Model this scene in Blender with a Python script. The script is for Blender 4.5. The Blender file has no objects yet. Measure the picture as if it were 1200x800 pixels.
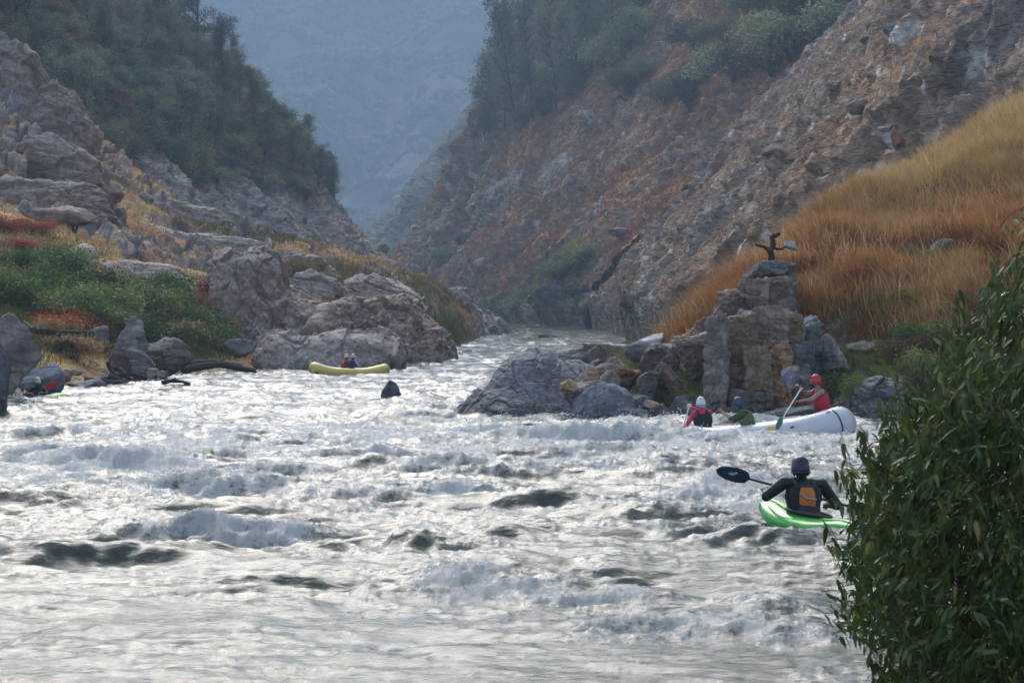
import bpy, bmesh, math, random
import numpy as np
from mathutils import Vector, Matrix

# ---------------------------------------------------------------- camera, light, exposure
S = bpy.context.scene
C = S.collection
H = 2.9            # camera height above the water
F = 3000.0         # focal length in photo pixels (1200 wide)
HY = 370.0         # horizon row in the photo

cam_d = bpy.data.cameras.new('camera')
cam = bpy.data.objects.new('camera', cam_d)
C.objects.link(cam)
cam.location = (0, 0, H)
cam.rotation_euler = (math.radians(90) - math.atan(30 / F), 0, 0)
cam_d.sensor_width = 36
cam_d.lens = 90
cam_d.clip_start = 0.5
cam_d.clip_end = 9000
cam_d.dof.use_dof = True
cam_d.dof.focus_distance = 48
cam_d.dof.aperture_fstop = 24
S.camera = cam

SUN_EL, SUN_AZ = math.radians(34), math.radians(-12)    # azimuth from +Y (into the picture), negative = left
W = bpy.data.worlds.new('World')
S.world = W
W.use_nodes = True
wn, wl = W.node_tree.nodes, W.node_tree.links
sky = wn.new('ShaderNodeTexSky')
sky.sky_type = 'NISHITA'
sky.sun_disc = False
sky.sun_elevation = SUN_EL
sky.sun_rotation = SUN_AZ
sky.dust_density = 6.0
sky.air_density = 1.0
sky.altitude = 300
bg = wn['Background']
hs = wn.new('ShaderNodeHueSaturation')
hs.inputs['Saturation'].default_value = 0.5
wl.new(sky.outputs[0], hs.inputs['Color'])
wl.new(hs.outputs[0], bg.inputs[0])
bg.inputs[1].default_value = 0.15
sun_d = bpy.data.lights.new('sun', 'SUN')
sun_d.energy = 1.3
sun_d.angle = math.radians(40)
sun_d.color = (1.0, 0.95, 0.88)
sun = bpy.data.objects.new('sun', sun_d)
C.objects.link(sun)
sd = Vector((math.sin(SUN_AZ) * math.cos(SUN_EL), math.cos(SUN_AZ) * math.cos(SUN_EL), math.sin(SUN_EL)))
sun.rotation_euler = sd.to_track_quat('Z', 'Y').to_euler()
sun.location = (0, 0, 900)

S.view_settings.view_transform = 'Standard'
S.view_settings.look = 'None'
S.view_settings.gamma = 1
S.view_settings.exposure = 1.02
S.render.engine = 'CYCLES'
S.cycles.use_denoising = True
S.cycles.max_bounces = 6
S.cycles.diffuse_bounces = 2
S.cycles.glossy_bounces = 2
S.cycles.volume_bounces = 1
S.cycles.transmission_bounces = 3
S.cycles.caustics_reflective = False
S.cycles.caustics_refractive = False

# ---------------------------------------------------------------- numpy noise
def _h(ix, iy, iz, s):
    with np.errstate(over='ignore'):
        h = (ix.astype(np.uint32) * np.uint32(374761393) + iy.astype(np.uint32) * np.uint32(668265263)
             + iz.astype(np.uint32) * np.uint32(2147483647 - 19) + np.uint32((s * 1274126177) & 0xffffffff))
        h = (h ^ (h >> np.uint32(13))) * np.uint32(1274126177)
        h = (h ^ (h >> np.uint32(16))) * np.uint32(2246822519)
        h = h ^ (h >> np.uint32(15))
    return h

def _hf(h): return (h & np.uint32(0xffffff)).astype(np.float32) / np.float32(0xffffff)

def perlin(p, seed=0):
    """p (N,3) -> about [-1,1]"""
    p = p.astype(np.float32)
    i = np.floor(p).astype(np.int32)
    f = p - i
    u = f * f * f * (f * (f * 6 - 15) + 10)
    out = 0
    for dx in (0, 1):
        wx = u[:, 0] if dx else 1 - u[:, 0]
        for dy in (0, 1):
            wy = u[:, 1] if dy else 1 - u[:, 1]
            for dz in (0, 1):
                wz = u[:, 2] if dz else 1 - u[:, 2]
                h = _h(i[:, 0] + dx, i[:, 1] + dy, i[:, 2] + dz, seed)
                gx = ((h & np.uint32(255)).astype(np.float32) - 127.5) / 90
                gy = (((h >> np.uint32(8)) & np.uint32(255)).astype(np.float32) - 127.5) / 90
                gz = (((h >> np.uint32(16)) & np.uint32(255)).astype(np.float32) - 127.5) / 90
                out = out + wx * wy * wz * (gx * (f[:, 0] - dx) + gy * (f[:, 1] - dy) + gz * (f[:, 2] - dz))
    return out

def fbm(p, octs=4, seed=0, gain=.5, lac=2.03):
    a, s, t = 1.0, 0, 0
    for o in range(octs):
        s = s + a * perlin(p, seed + o * 17)
        t += a
        a *= gain
        p = p * lac + 11.3
    return s / t * 1.4

def voro(p, seed=0):
    """returns id hash, delta to the nearest centre, F1, F2"""
    p = p.astype(np.float32)
    i = np.floor(p).astype(np.int32)
    n = len(p)
    f1 = np.full(n, 9, np.float32); f2 = np.full(n, 9, np.float32)
    idh = np.zeros(n, np.uint32); dl = np.zeros((n, 3), np.float32)
    for dx in (-1, 0, 1):
        for dy in (-1, 0, 1):
            for dz in (-1, 0, 1):
                cx, cy, cz = i[:, 0] + dx, i[:, 1] + dy, i[:, 2] + dz
                h = _h(cx, cy, cz, seed)
                d = np.empty((n, 3), np.float32)
                d[:, 0] = p[:, 0] - cx - .1 - .8 * ((h & np.uint32(1023)).astype(np.float32) / 1023)
                d[:, 1] = p[:, 1] - cy - .1 - .8 * (((h >> np.uint32(10)) & np.uint32(1023)).astype(np.float32) / 1023)
                d[:, 2] = p[:, 2] - cz - .1 - .8 * (((h >> np.uint32(20)) & np.uint32(1023)).astype(np.float32) / 1023)
                q = (d * d).sum(1)
                m = q < f1
                f2 = np.where(m, f1, np.minimum(f2, q))
                f1 = np.where(m, q, f1)
                idh = np.where(m, h, idh)
                dl[m] = d[m]
    return idh, dl, np.sqrt(f1), np.sqrt(f2)

def rotm(ax, deg): return np.array(Matrix.Rotation(math.radians(deg), 3, ax), np.float32)

def blocks(p, size, R=None, seed=0, tilt=.5, crack=.25, cw=.08):
    """fractured-rock displacement: every cell of a stretched voronoi gets its own level and tilt.
    returns displacement in units of the mean size, and a random number per block"""
    q = p @ R.T if R is not None else p
    q = q + 0.12 * min(size) * np.stack([perlin(p / (np.array(size) * .8) + 5 * k, seed + 50 + k) for k in range(3)], 1)
    h, d, f1, f2 = voro(q / np.array(size, np.float32), seed)
    r = _hf(h * np.uint32(2654435761)); r2 = _hf(h * np.uint32(40503) + np.uint32(77)); r3 = _hf(h * np.uint32(9973) + np.uint32(5))
    disp = (r - .5) + tilt * 2 * (d[:, 0] * (r2 - .5) + d[:, 1] * (r3 - .5) + d[:, 2] * (r - .5) * .8)
    disp = disp - crack * np.exp(-(f2 - f1) / cw)
    return disp, r2

def sstep(a, b, x):
    t = np.clip((x - a) / (b - a), 0, 1)
    return t * t * (3 - 2 * t)

def lerp(a, b, t): return a + (b - a) * t
def mixc(a, b, t): return np.asarray(a) * (1 - t)[:, None] + np.asarray(b) * t[:, None]
def srgb(r, g, b):
    f = lambda c: (c / 255 / 12.92) if c <= 10 else ((c / 255 + .055) / 1.055) ** 2.4
    return np.array([f(r), f(g), f(b)])

def P(px, py, D): return ((px - 600) / F * D, D, H + (HY - py) / F * D)
def PX(p): return 600 + F * p[:, 0] / p[:, 1], HY - F * (p[:, 2] - H) / p[:, 1]
def zwater(Y): return np.interp(Y, [0, 130, 500, 700], [0, 0, 1.4, 2.0])

# ---------------------------------------------------------------- mesh helpers
def mesh_np(name, V, faces4=None, faces3=None, col=None, smooth=False, attrs=None):
    me = bpy.data.meshes.new(name)
    V = np.ascontiguousarray(V, np.float32).reshape(-1, 3)
    n4 = 0 if faces4 is None else len(faces4); n3 = 0 if faces3 is None else len(faces3)
    me.vertices.add(len(V)); me.vertices.foreach_set('co', V.ravel())
    idx = []
    if n4: idx.append(np.asarray(faces4, np.int32).ravel())
    if n3: idx.append(np.asarray(faces3, np.int32).ravel())
    idx = np.concatenate(idx)
    me.loops.add(len(idx)); me.loops.foreach_set('vertex_index', idx)
    st = np.concatenate([np.arange(n4, dtype=np.int32) * 4, n4 * 4 + np.arange(n3, dtype=np.int32) * 3])
    me.polygons.add(n4 + n3); me.polygons.foreach_set('loop_start', st)
    me.update(calc_edges=True)
    if smooth: me.polygons.foreach_set('use_smooth', np.ones(n4 + n3, bool))
    if col is not None:
        a = me.color_attributes.new('col', 'FLOAT_COLOR', 'POINT')
        c4 = np.ones((len(V), 4), np.float32); c4[:, :3] = np.clip(col, 0, 1)
        a.data.foreach_set('color', c4.ravel())
    for k, v in (attrs or {}).items():
        a = me.attributes.new(k, 'FLOAT', 'POINT'); a.data.foreach_set('value', np.asarray(v, np.float32))
    return me

def grid_faces(m, n):
    i = np.arange(m * n, dtype=np.int32).reshape(m, n)
    return np.stack([i[:-1, :-1], i[:-1, 1:], i[1:, 1:], i[1:, :-1]], -1).reshape(-1, 4)

def grid_normals(G):
    du = np.gradient(G, axis=1); dv = np.gradient(G, axis=0)
    n = np.cross(du, dv); n /= np.linalg.norm(n, axis=2, keepdims=True) + 1e-9
    return n

def put(name, me, mat=None, parent=None, loc=None):
    o = bpy.data.objects.new(name, me); C.objects.link(o)
    if mat is not None:
        me.materials.clear(); me.materials.append(mat)
    if parent is not None: o.parent = parent
    if loc is not None: o.location = loc
    return o

def tag(o, label=None, cat=None, group=None, kind=None):
    if label: o['label'] = label
    if cat: o['category'] = cat
    if group: o['group'] = group
    if kind: o['kind'] = kind
    return o

def empty(name, loc, rz=0.0, label=None, cat=None, group=None):
    o = bpy.data.objects.new(name, None); C.objects.link(o)
    o.location = loc; o.rotation_euler = (0, 0, rz)
    return tag(o, label, cat, group)

def catmull(cp, t):
    """cp (n,...), t in [0,n-1]"""
    n = len(cp)
    i = np.clip(np.floor(t).astype(int), 0, n - 2); f = (t - i).reshape((-1,) + (1,) * (cp.ndim - 1))
    g = lambda k: cp[np.clip(k, 0, n - 1)]
    p0, p1, p2, p3 = g(i - 1), g(i), g(i + 1), g(i + 2)
    return .5 * (2 * p1 + (p2 - p0) * f + (2 * p0 - 5 * p1 + 4 * p2 - p3) * f * f + (3 * p1 - p0 - 3 * p2 + p3) * f ** 3)

def loft(cols, nu, nv):
    """cols: list of columns, each a list of 3D points (same count); returns (nv,nu,3)"""
    A = np.array(cols, float)                      # (cols, rows, 3)
    A = catmull(A, np.linspace(0, A.shape[0] - 1, nu))          # nu, rows, 3
    A = catmull(A.transpose(1, 0, 2), np.linspace(0, A.shape[1] - 1, nv))
    return A

# ---------------------------------------------------------------- materials
def nodes(name):
    m = bpy.data.materials.new(name); m.use_nodes = True
    return m, m.node_tree.nodes, m.node_tree.links, m.node_tree.nodes['Principled BSDF']

def attr_mat(name, rough=.9, bump=.3, bscale=3.0, fine=.25, fscale=8.0, sub=0.0, dist=.05, wet=False, vor=0.0, spec=.3, stretch=(1, 1, 1), rot=(0, 0, 0)):
    """albedo from the vertex attribute, broken up by fine procedural noise, with bump"""
    m, n, l, b = nodes(name)
    a = n.new('ShaderNodeAttribute'); a.attribute_name = 'col'
    tc = n.new('ShaderNodeNewGeometry')
    mp = n.new('ShaderNodeMapping'); mp.inputs['Scale'].default_value = stretch; mp.inputs['Rotation'].default_value = rot
    l.new(tc.outputs['Position'], mp.inputs['Vector'])
    n1 = n.new('ShaderNodeTexNoise'); n1.inputs['Scale'].default_value = fscale; n1.inputs['Detail'].default_value = 6; n1.inputs['Roughness'].default_value = .65
    l.new(mp.outputs[0], n1.inputs['Vector'])
    r = n.new('ShaderNodeMapRange'); r.inputs[1].default_value = .3; r.inputs[2].default_value = .7
    r.inputs[3].default_value = 1 - fine; r.inputs[4].default_value = 1 + fine
    l.new(n1.outputs['Fac'], r.inputs[0])
    mx = n.new('ShaderNodeVectorMath'); mx.operation = 'SCALE'
    l.new(a.outputs['Color'], mx.inputs[0]); l.new(r.outputs[0], mx.inputs['Scale'])
    col = mx.outputs[0]
    b.inputs['Roughness'].default_value = rough
    b.inputs['Specular IOR Level'].default_value = spec
    if wet:       # damp band just above the river
        sp = n.new('ShaderNodeSeparateXYZ'); l.new(tc.outputs['Position'], sp.inputs[0])
        ad = n.new('ShaderNodeMath'); ad.operation = 'MULTIPLY_ADD'; ad.inputs[1].default_value = .7; ad.inputs[2].default_value = -.35
        l.new(n1.outputs['Fac'], ad.inputs[0])
        su = n.new('ShaderNodeMath'); su.operation = 'ADD'; l.new(sp.outputs['Z'], su.inputs[0]); l.new(ad.outputs[0], su.inputs[1])
        w = n.new('ShaderNodeMapRange'); w.inputs[1].default_value = .18; w.inputs[2].default_value = .5; w.inputs[3].default_value = 1; w.inputs[4].default_value = 0
        l.new(su.outputs[0], w.inputs[0])
        ws = n.new('ShaderNodeMapRange'); ws.inputs[3].default_value = 1; ws.inputs[4].default_value = .42
        l.new(w.outputs[0], ws.inputs[0])
        m2 = n.new('ShaderNodeVectorMath'); m2.operation = 'SCALE'; l.new(col, m2.inputs[0]); l.new(ws.outputs[0], m2.inputs['Scale'])
        col = m2.outputs[0]
        wr = n.new('ShaderNodeMapRange'); wr.inputs[3].default_value = rough; wr.inputs[4].default_value = .35
        l.new(w.outputs[0], wr.inputs[0]); l.new(wr.outputs[0], b.inputs['Roughness'])
    l.new(col, b.inputs['Base Color'])
    if bump:
        n2 = n.new('ShaderNodeTexNoise'); n2.inputs['Scale'].default_value = bscale; n2.inputs['Detail'].default_value = 8; n2.inputs['Roughness'].default_value = .7
        l.new(mp.outputs[0], n2.inputs['Vector'])
        bp = n.new('ShaderNodeBump'); bp.inputs['Strength'].default_value = bump; bp.inputs['Distance'].default_value = dist
        hgt = n2.outputs['Fac']
        if vor:      # chips and joints: flat-faceted cells stretched along the bedding
            mv = n.new('ShaderNodeMapping'); mv.inputs['Scale'].default_value = (vor, vor, vor * 2.4); mv.inputs['Rotation'].default_value = (.3, .75, .2)
            l.new(tc.outputs['Position'], mv.inputs['Vector'])
            wn_ = n.new('ShaderNodeTexNoise'); wn_.inputs['Scale'].default_value = .8; wn_.inputs['Detail'].default_value = 3; l.new(mv.outputs[0], wn_.inputs['Vector'])
            va = n.new('ShaderNodeVectorMath'); va.operation = 'MULTIPLY_ADD'; va.inputs[1].default_value = (.9, .9, .9); l.new(wn_.outputs['Color'], va.inputs[0]); l.new(mv.outputs[0], va.inputs[2])
            vo = n.new('ShaderNodeTexVoronoi'); vo.distance = 'CHEBYCHEV'; vo.inputs['Scale'].default_value = 1.0; vo.inputs['Detail'].default_value = 2; l.new(va.outputs[0], vo.inputs['Vector'])
            ma = n.new('ShaderNodeMath'); ma.operation = 'MULTIPLY_ADD'; ma.inputs[1].default_value = .35; l.new(n2.outputs['Fac'], ma.inputs[0]); l.new(vo.outputs['Distance'], ma.inputs[2]); hgt = ma.outputs[0]
            # every chip has its own tone
            sx = n.new('ShaderNodeSeparateXYZ'); l.new(vo.outputs['Color'], sx.inputs[0])
            rr = n.new('ShaderNodeMapRange'); rr.inputs[3].default_value = .78; rr.inputs[4].default_value = 1.25; l.new(sx.outputs[0], rr.inputs[0])
            m3 = n.new('ShaderNodeVectorMath'); m3.operation = 'SCALE'; l.new(col, m3.inputs[0]); l.new(rr.outputs[0], m3.inputs['Scale']); l.new(m3.outputs[0], b.inputs['Base Color'])
        l.new(hgt, bp.inputs['Height']); l.new(bp.outputs[0], b.inputs['Normal'])
    return m

M = {}
M['slope_near'] = attr_mat('fractured_slope_near', vor=1.1, bump=1.0, bscale=3, dist=.35, fine=.35, fscale=2)
M['slope_far'] = attr_mat('fractured_slope_far', vor=.5, bump=1.0, bscale=1.4, dist=.7, fine=.35, fscale=1.0)
M['mountain'] = attr_mat('far_mountain', bump=.6, bscale=.10, dist=3, fine=.3, fscale=.08)
M['bank'] = attr_mat('river_bank', vor=2.0, bump=.9, bscale=3, dist=.12, fine=.35, fscale=5, wet=True)
M['rock'] = attr_mat('weathered_rock', vor=2.6, bump=.8, bscale=7, dist=.07, fine=.4, fscale=7, wet=True, stretch=(1, 1, .45), rot=(0, .35, 0))
M['rock_far'] = attr_mat('weathered_rock_far', vor=1.2, bump=.8, bscale=4, dist=.14, fine=.38, fscale=3, wet=True, stretch=(1, 1, .4), rot=(0, .4, 0))

def leaf_mat(name, rough=.6, trans=.25, spec=.3):
    m, n, l, b = nodes(name)
    a = n.new('ShaderNodeAttribute'); a.attribute_name = 'col'
    oi = n.new('ShaderNodeObjectInfo')
    hsv = n.new('ShaderNodeHueSaturation')
    r = n.new('ShaderNodeMapRange'); r.inputs[3].default_value = .72; r.inputs[4].default_value = 1.40
    l.new(oi.outputs['Random'], r.inputs[0]); l.new(r.outputs[0], hsv.inputs['Value'])
    r2 = n.new('ShaderNodeMapRange'); r2.inputs[3].default_value = .485; r2.inputs[4].default_value = .515
    mm = n.new('ShaderNodeMath'); mm.operation = 'FRACT'; m7 = n.new('ShaderNodeMath'); m7.operation = 'MULTIPLY'; m7.inputs[1].default_value = 7.31
    l.new(oi.outputs['Random'], m7.inputs[0]); l.new(m7.outputs[0], mm.inputs[0]); l.new(mm.outputs[0], r2.inputs[0]); l.new(r2.outputs[0], hsv.inputs['Hue'])
    l.new(a.outputs['Color'], hsv.inputs['Color']); l.new(hsv.outputs[0], b.inputs['Base Color'])
    b.inputs['Roughness'].default_value = rough; b.inputs['Specular IOR Level'].default_value = spec
    if trans:
        t = n.new('ShaderNodeBsdfTranslucent'); l.new(hsv.outputs[0], t.inputs[0])
        mx = n.new('ShaderNodeMixShader'); mx.inputs[0].default_value = trans
        out = n['Material Output']
        l.new(b.outputs[0], mx.inputs[1]); l.new(t.outputs[0], mx.inputs[2]); l.new(mx.outputs[0], out.inputs[0])
    return m
M['leaf'] = leaf_mat('foliage')
M['grass'] = leaf_mat('dry_grass', rough=.75, trans=.35, spec=.15)
M['willow'] = leaf_mat('willow_leaf', rough=.38, trans=.22, spec=.5)
M['bark'] = attr_mat('bark', bump=.6, bscale=12, dist=.03, fine=.3, fscale=14, stretch=(1, 1, .3))

def paint(name, rgb, rough=.5, spec=.5, var=.12, bump=.0, vscale=20, metal=0, coat=0):
    m, n, l, b = nodes(name)
    tc = n.new('ShaderNodeTexCoord')
    t = n.new('ShaderNodeTexNoise'); t.inputs['Scale'].default_value = vscale; t.inputs['Detail'].default_value = 5
    l.new(tc.outputs['Object'], t.inputs['Vector'])
    r = n.new('ShaderNodeValToRGB'); a, c = r.color_ramp.elements
    a.position, c.position = .3, .7
    a.color = tuple(x * (1 - var) for x in rgb) + (1,); c.color = tuple(min(1, x * (1 + var)) for x in rgb) + (1,)
    l.new(t.outputs['Fac'], r.inputs[0]); l.new(r.outputs[0], b.inputs['Base Color'])
    b.inputs['Roughness'].default_value = rough; b.inputs['Specular IOR Level'].default_value = spec; b.inputs['Metallic'].default_value = metal
    b.inputs['Coat Weight'].default_value = coat
    if bump:
        bp = n.new('ShaderNodeBump'); bp.inputs['Strength'].default_value = bump; bp.inputs['Distance'].default_value = .01
        l.new(t.outputs['Fac'], bp.inputs['Height']); l.new(bp.outputs[0], b.inputs['Normal'])
    return m
# ================================================================ THE SETTING
GREY = srgb(138, 132, 134); BROWN = srgb(142, 116, 96); DARKR = srgb(88, 80, 80); TAN = srgb(184, 154, 128)
PALE = srgb(190, 184, 178); ORANGE = srgb(190, 136, 84); STRAW = srgb(204, 168, 110); RUST = srgb(146, 84, 58)
GREEN = srgb(92, 110, 58); OLIVE = srgb(118, 112, 66); BLUEG = srgb(112, 118, 132)

def blob(px, py, L):
    """L: list of (cx,cy,rx,ry[,ang]) soft patches -> 0..1"""
    o = np.zeros(len(px))
    for c in L:
        dx, dy = px - c[0], py - c[1]
        if len(c) > 4:
            a = math.radians(c[4]); dx, dy = dx * math.cos(a) - dy * math.sin(a), dx * math.sin(a) + dy * math.cos(a)
        o = np.maximum(o, np.exp(-((dx / c[2]) ** 2 + (dy / c[3]) ** 2) ** 1.5))
    return o

SURF = {}     # sheets kept for scattering: name -> (points, normals, cover mask)

def finish(name, G, col, mat, cover=None, kind='structure', sm=False):
    m, n, _ = G.shape
    N = grid_normals(G).reshape(-1, 3)
    N[N[:, 2] < 0] *= -1
    me = mesh_np(name, G, grid_faces(m, n), col=col, smooth=sm)
    o = put(name, me, mat); tag(o, kind=kind)
    SURF[name] = (G.reshape(-1, 3), N, cover)
    return o

def ground_normal(G):
    N = grid_normals(G).reshape(-1, 3).copy()
    N[N[:, 2] < 0] *= -1
    return N

# ---- right canyon wall: X as a function of distance D and height Z
RD = [60, 95, 140, 250, 330, 350, 400, 450, 520, 560, 600, 620, 660, 700, 800, 900, 1000, 1060, 1200, 1400]
RX = [27, 22, 11, 11, 12.5, 11.5, 13, 8, -1, -17, -30, -32, -30, -20, -6, -38, -72, -75, -40, 20]
def right_x(D, Z):
    inv = np.interp(D, [60, 370, 470, 560, 1400], [.86, .84, .74, .65, .75])
    x = np.interp(D, RD, RX) + Z * inv
    x = x + np.where(Z < 12, -np.minimum(Z, 12) * .12, -12 * .12)
    x = x + 4.5 * np.exp(-((D - 405) / 32) ** 2) * sstep(2, 32, Z)          # side gully behind the near spur
    x = x - 3.5 * np.exp(-((D - 350) / 26) ** 2) * sstep(10, 30, Z) * 0
    return x

def right_sheet(name, Ds, Zs, mat, far):
    DD, ZZ = np.meshgrid(Ds, Zs)
    G = np.stack([right_x(DD, ZZ), DD, ZZ + zwater(DD) - 1.5], -1)
    p = G.reshape(-1, 3).astype(np.float32)
    N = ground_normal(G)
    s = 1.9 if far else 1.0
    R = rotm('Y', 50) @ rotm('X', 28)
    z = p[:, 2]
    big = fbm(p / (26 * s), 3, 3) * 3.2 * s
    rib = (1 - np.abs(perlin(p @ rotm('Y', 35).T / np.array([16, 9, 40]) / s, 8))) * 2.6 * s
    b1, r1 = blocks(p, (6 * s, 4 * s, 1.6 * s), R, 11, tilt=.8, crack=.2)
    b2, r2 = blocks(p, (2.3 * s, 1.6 * s, .8 * s), R, 12, tilt=.8, crack=.3)
    b3, r3 = blocks(p, (.8 * s, .7 * s, .35 * s), R, 13, tilt=.7, crack=.2)
    rough = sstep(-.25, .35, fbm(p / (18 * s), 3, 21))          # rocky outcrop versus scree / soil
    px, py = PX(p)
    if far: rough = np.maximum(rough * .8, blob(px, py, [(520, 280, 60, 40), (545, 240, 60, 60, 40), (650, 345, 40, 22), (700, 265, 30, 16, 30), (680, 345, 60, 22), (850, 150, 80, 50, 40), (560, 210, 50, 30), (730, 375, 60, 16), (650, 375, 90, 14)]))
    disp = big + rib + (b1 * 1.25 + b2 * .70) * s * lerp(.22, 1.0, rough) + b3 * .36 * s * lerp(.7, 1, rough)
    disp = disp * sstep(-2, 3, z)
    Gd = (p + N * disp[:, None]).reshape(G.shape)
    N2 = ground_normal(Gd)
    flat = N2[:, 2]
    px, py = PX(Gd.reshape(-1, 3))
    # albedo
    t1 = sstep(-.4, .5, fbm(p / (30 * s), 3, 31)); t2 = fbm(p / (5 * s), 4, 33)
    rock = mixc(mixc(srgb(146, 120, 96), srgb(136, 126, 118), t1), DARKR * .8, np.clip(r2 * 1.1 - .45, 0, 1) * .8)
    rock = mixc(rock, srgb(122, 122, 124), np.clip(r1 - .6, 0, 1) * 1.4)
    rock = mixc(rock, TAN * .9, sstep(.80, .92, r1) * .5)
    rock = mixc(rock, PALE, sstep(.9, .96, r3) * sstep(.3, .8, r2) * .8)
    soil = mixc(ORANGE * .95, srgb(140, 116, 88), sstep(-.3, .3, t2))
    soil = mixc(soil, RUST * .95, sstep(.0, .5, fbm(p / (9 * s), 3, 35)) * .7)
    soil = mixc(soil, STRAW * .9, sstep(.1, .4, fbm(p / (7 * s), 4, 39)) * .75)
    cover = sstep(.25, .75, flat + .35 * t2 - .5 * (rough - .5) - (.25 if far else .33))
    cover = cover * (1 - .7 * sstep(.45, .9, rough))
    if not far:
        cover = cover * .35
    else:
        cover = np.clip(cover + 1.1 * blob(px, py, [(630, 255, 55, 26, 20), (500, 230, 30, 14, 45), (720, 210, 60, 14, 35), (600, 320, 100, 36, 25), (760, 235, 80, 25, 25), (620, 170, 60, 16, 40), (840, 100, 80, 50, 40), (860, 30, 60, 40, 40)]) * sstep(-.5, .3, t2), 0, 1)
        gre = blob(px, py, [(655, 308, 45, 20, 35), (600, 350, 60, 10, 15), (510, 300, 20, 8, 20), (700, 335, 50, 18)])
        soil = mixc(soil, GREEN * 1.0, sstep(.3, .8, gre + .3 * t2))
    col = mixc(rock, soil, cover)
    if not far:
        pale = blob(px, py, [(1018, 215, 26, 12, 55), (1000, 235, 18, 12, 30), (1045, 165, 12, 12), (1060, 38, 22, 12, 20), (1145, 75, 12, 20, -30)])
        col = mixc(col, PALE * 1.0, sstep(.25, .6, pale * (.6 + .8 * r3)))
    else:
        pale = blob(px, py, [(690, 137, 11, 9), (650, 205, 14, 34, -40), (590, 215, 30, 12, 35)])
        col = mixc(col, PALE * .85, sstep(.3, .6, pale * (.6 + .6 * r2)))
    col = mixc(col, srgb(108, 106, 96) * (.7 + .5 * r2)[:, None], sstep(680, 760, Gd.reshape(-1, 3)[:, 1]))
    col = col * ((.74 + .52 * r3) * (.82 + .36 * r2))[:, None]
    finish(name, Gd, col, mat, cover)

d1 = np.concatenate([np.arange(78, 398, .34)])
z1 = np.concatenate([np.arange(-1.5, 20, .15), np.geomspace(20, 75, 190)])
right_sheet('canyon_slope', d1, z1, M['slope_near'], False)
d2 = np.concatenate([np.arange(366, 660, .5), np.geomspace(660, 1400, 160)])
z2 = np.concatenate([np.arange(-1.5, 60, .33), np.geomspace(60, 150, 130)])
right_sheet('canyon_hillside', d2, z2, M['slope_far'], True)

# ---- left wooded spur
LD = [240, 280, 350, 400, 425, 460, 500, 600, 700]
LX = [-34, -30, -21, -12, -10.5, -15, -40, -90, -135]
def left_wall_x(D, Z): return np.interp(D, LD, LX) - Z / 1.17 - 1.2 * np.sin(Z / 9.0)
Ds = np.concatenate([np.arange(245, 470, .42), np.geomspace(470, 700, 100)])
Zs = np.concatenate([np.arange(-2, 40, .22), np.geomspace(40, 110, 90)])
DD, ZZ = np.meshgrid(Ds, Zs)
G = np.stack([left_wall_x(DD, ZZ), DD, ZZ + 0.0], -1)
p = G.reshape(-1, 3).astype(np.float32); N = ground_normal(G)
b1, r1 = blocks(p, (5, 5, 2.2), rotm('Y', -35), 41, tilt=.6); b2, r2 = blocks(p, (1.7, 1.7, .8), rotm('Y', -35), 42, tilt=.7); b3, r3 = blocks(p, (.7, .7, .45), None, 43, tilt=.7)
disp = fbm(p / 22, 3, 44) * 3.0 + b1 * 1.0 + b2 * .8 + b3 * .35
G = (p + N * (disp * sstep(-2, 3, p[:, 2]))[:, None]).reshape(G.shape)
t = fbm(p / 8, 4, 46)
wooded = sstep(-2.5, 2.5, p[:, 2] - np.interp(p[:, 1], [245, 330, 380, 425, 500], [21, 20.5, 21, 21.5, 20]) + 3 * t)
rock = mixc(srgb(160, 152, 146), srgb(138, 134, 136), r1); rock = mixc(rock, srgb(184, 158, 134), sstep(-.1, .4, fbm(p / 11, 3, 45)) * .8); rock = mixc(rock, PALE, sstep(.86, .95, r3) * .7)
soil = mixc(srgb(110, 84, 68), srgb(92, 94, 70), sstep(-.3, .3, t))
finish('wooded_slope', G, mixc(rock, soil, wooded), M['slope_far'], wooded)

# ---- far mountain
xs = np.linspace(-820, 620, 620); ys = np.concatenate([np.linspace(1180, 2100, 560), np.linspace(2110, 2900, 80)])
XX, YY = np.meshgrid(xs, ys)
q = np.stack([XX, YY, XX * 0], -1).reshape(-1, 3).astype(np.float32)
warp = fbm(q / 260, 3, 51) * 90
rid = 1 - np.abs(perlin(np.stack([(q[:, 0] + warp + .35 * (q[:, 1] - 1200)) / 210, q[:, 1] / 900, q[:, 2]], 1), 52))
rid2 = 1 - np.abs(perlin(np.stack([(q[:, 0] + warp * .7 - .2 * q[:, 1]) / 80, q[:, 1] / 260, q[:, 2]], 1), 53))
zz = (q[:, 1] - 1150) * np.interp(q[:, 1], [1150, 1900, 2900], [.50, .47, .36]) + (rid - .6) * 95 + (rid2 - .5) * 26 + fbm(q / 60, 4, 54) * 14 - 30
zz = zz + .10 * np.abs(q[:, 0] + 100)
G = (np.stack([q[:, 0], q[:, 1], zz], -1) * 1.75).reshape(len(ys), len(xs), 3)
p = G.reshape(-1, 3)
t = fbm(p / 120, 4, 55); t2 = fbm(p / 30, 4, 56)
c = mixc(srgb(70, 78, 60), srgb(104, 92, 78), sstep(-.1, .35, t + .6 * t2)); c = mixc(c, srgb(160, 120, 104), sstep(.3, .6, t2 + .4 * t) * .7)
finish('distant_mountain', G, c, M['mountain'], sstep(.2, -.2, t + .5 * t2))

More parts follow.
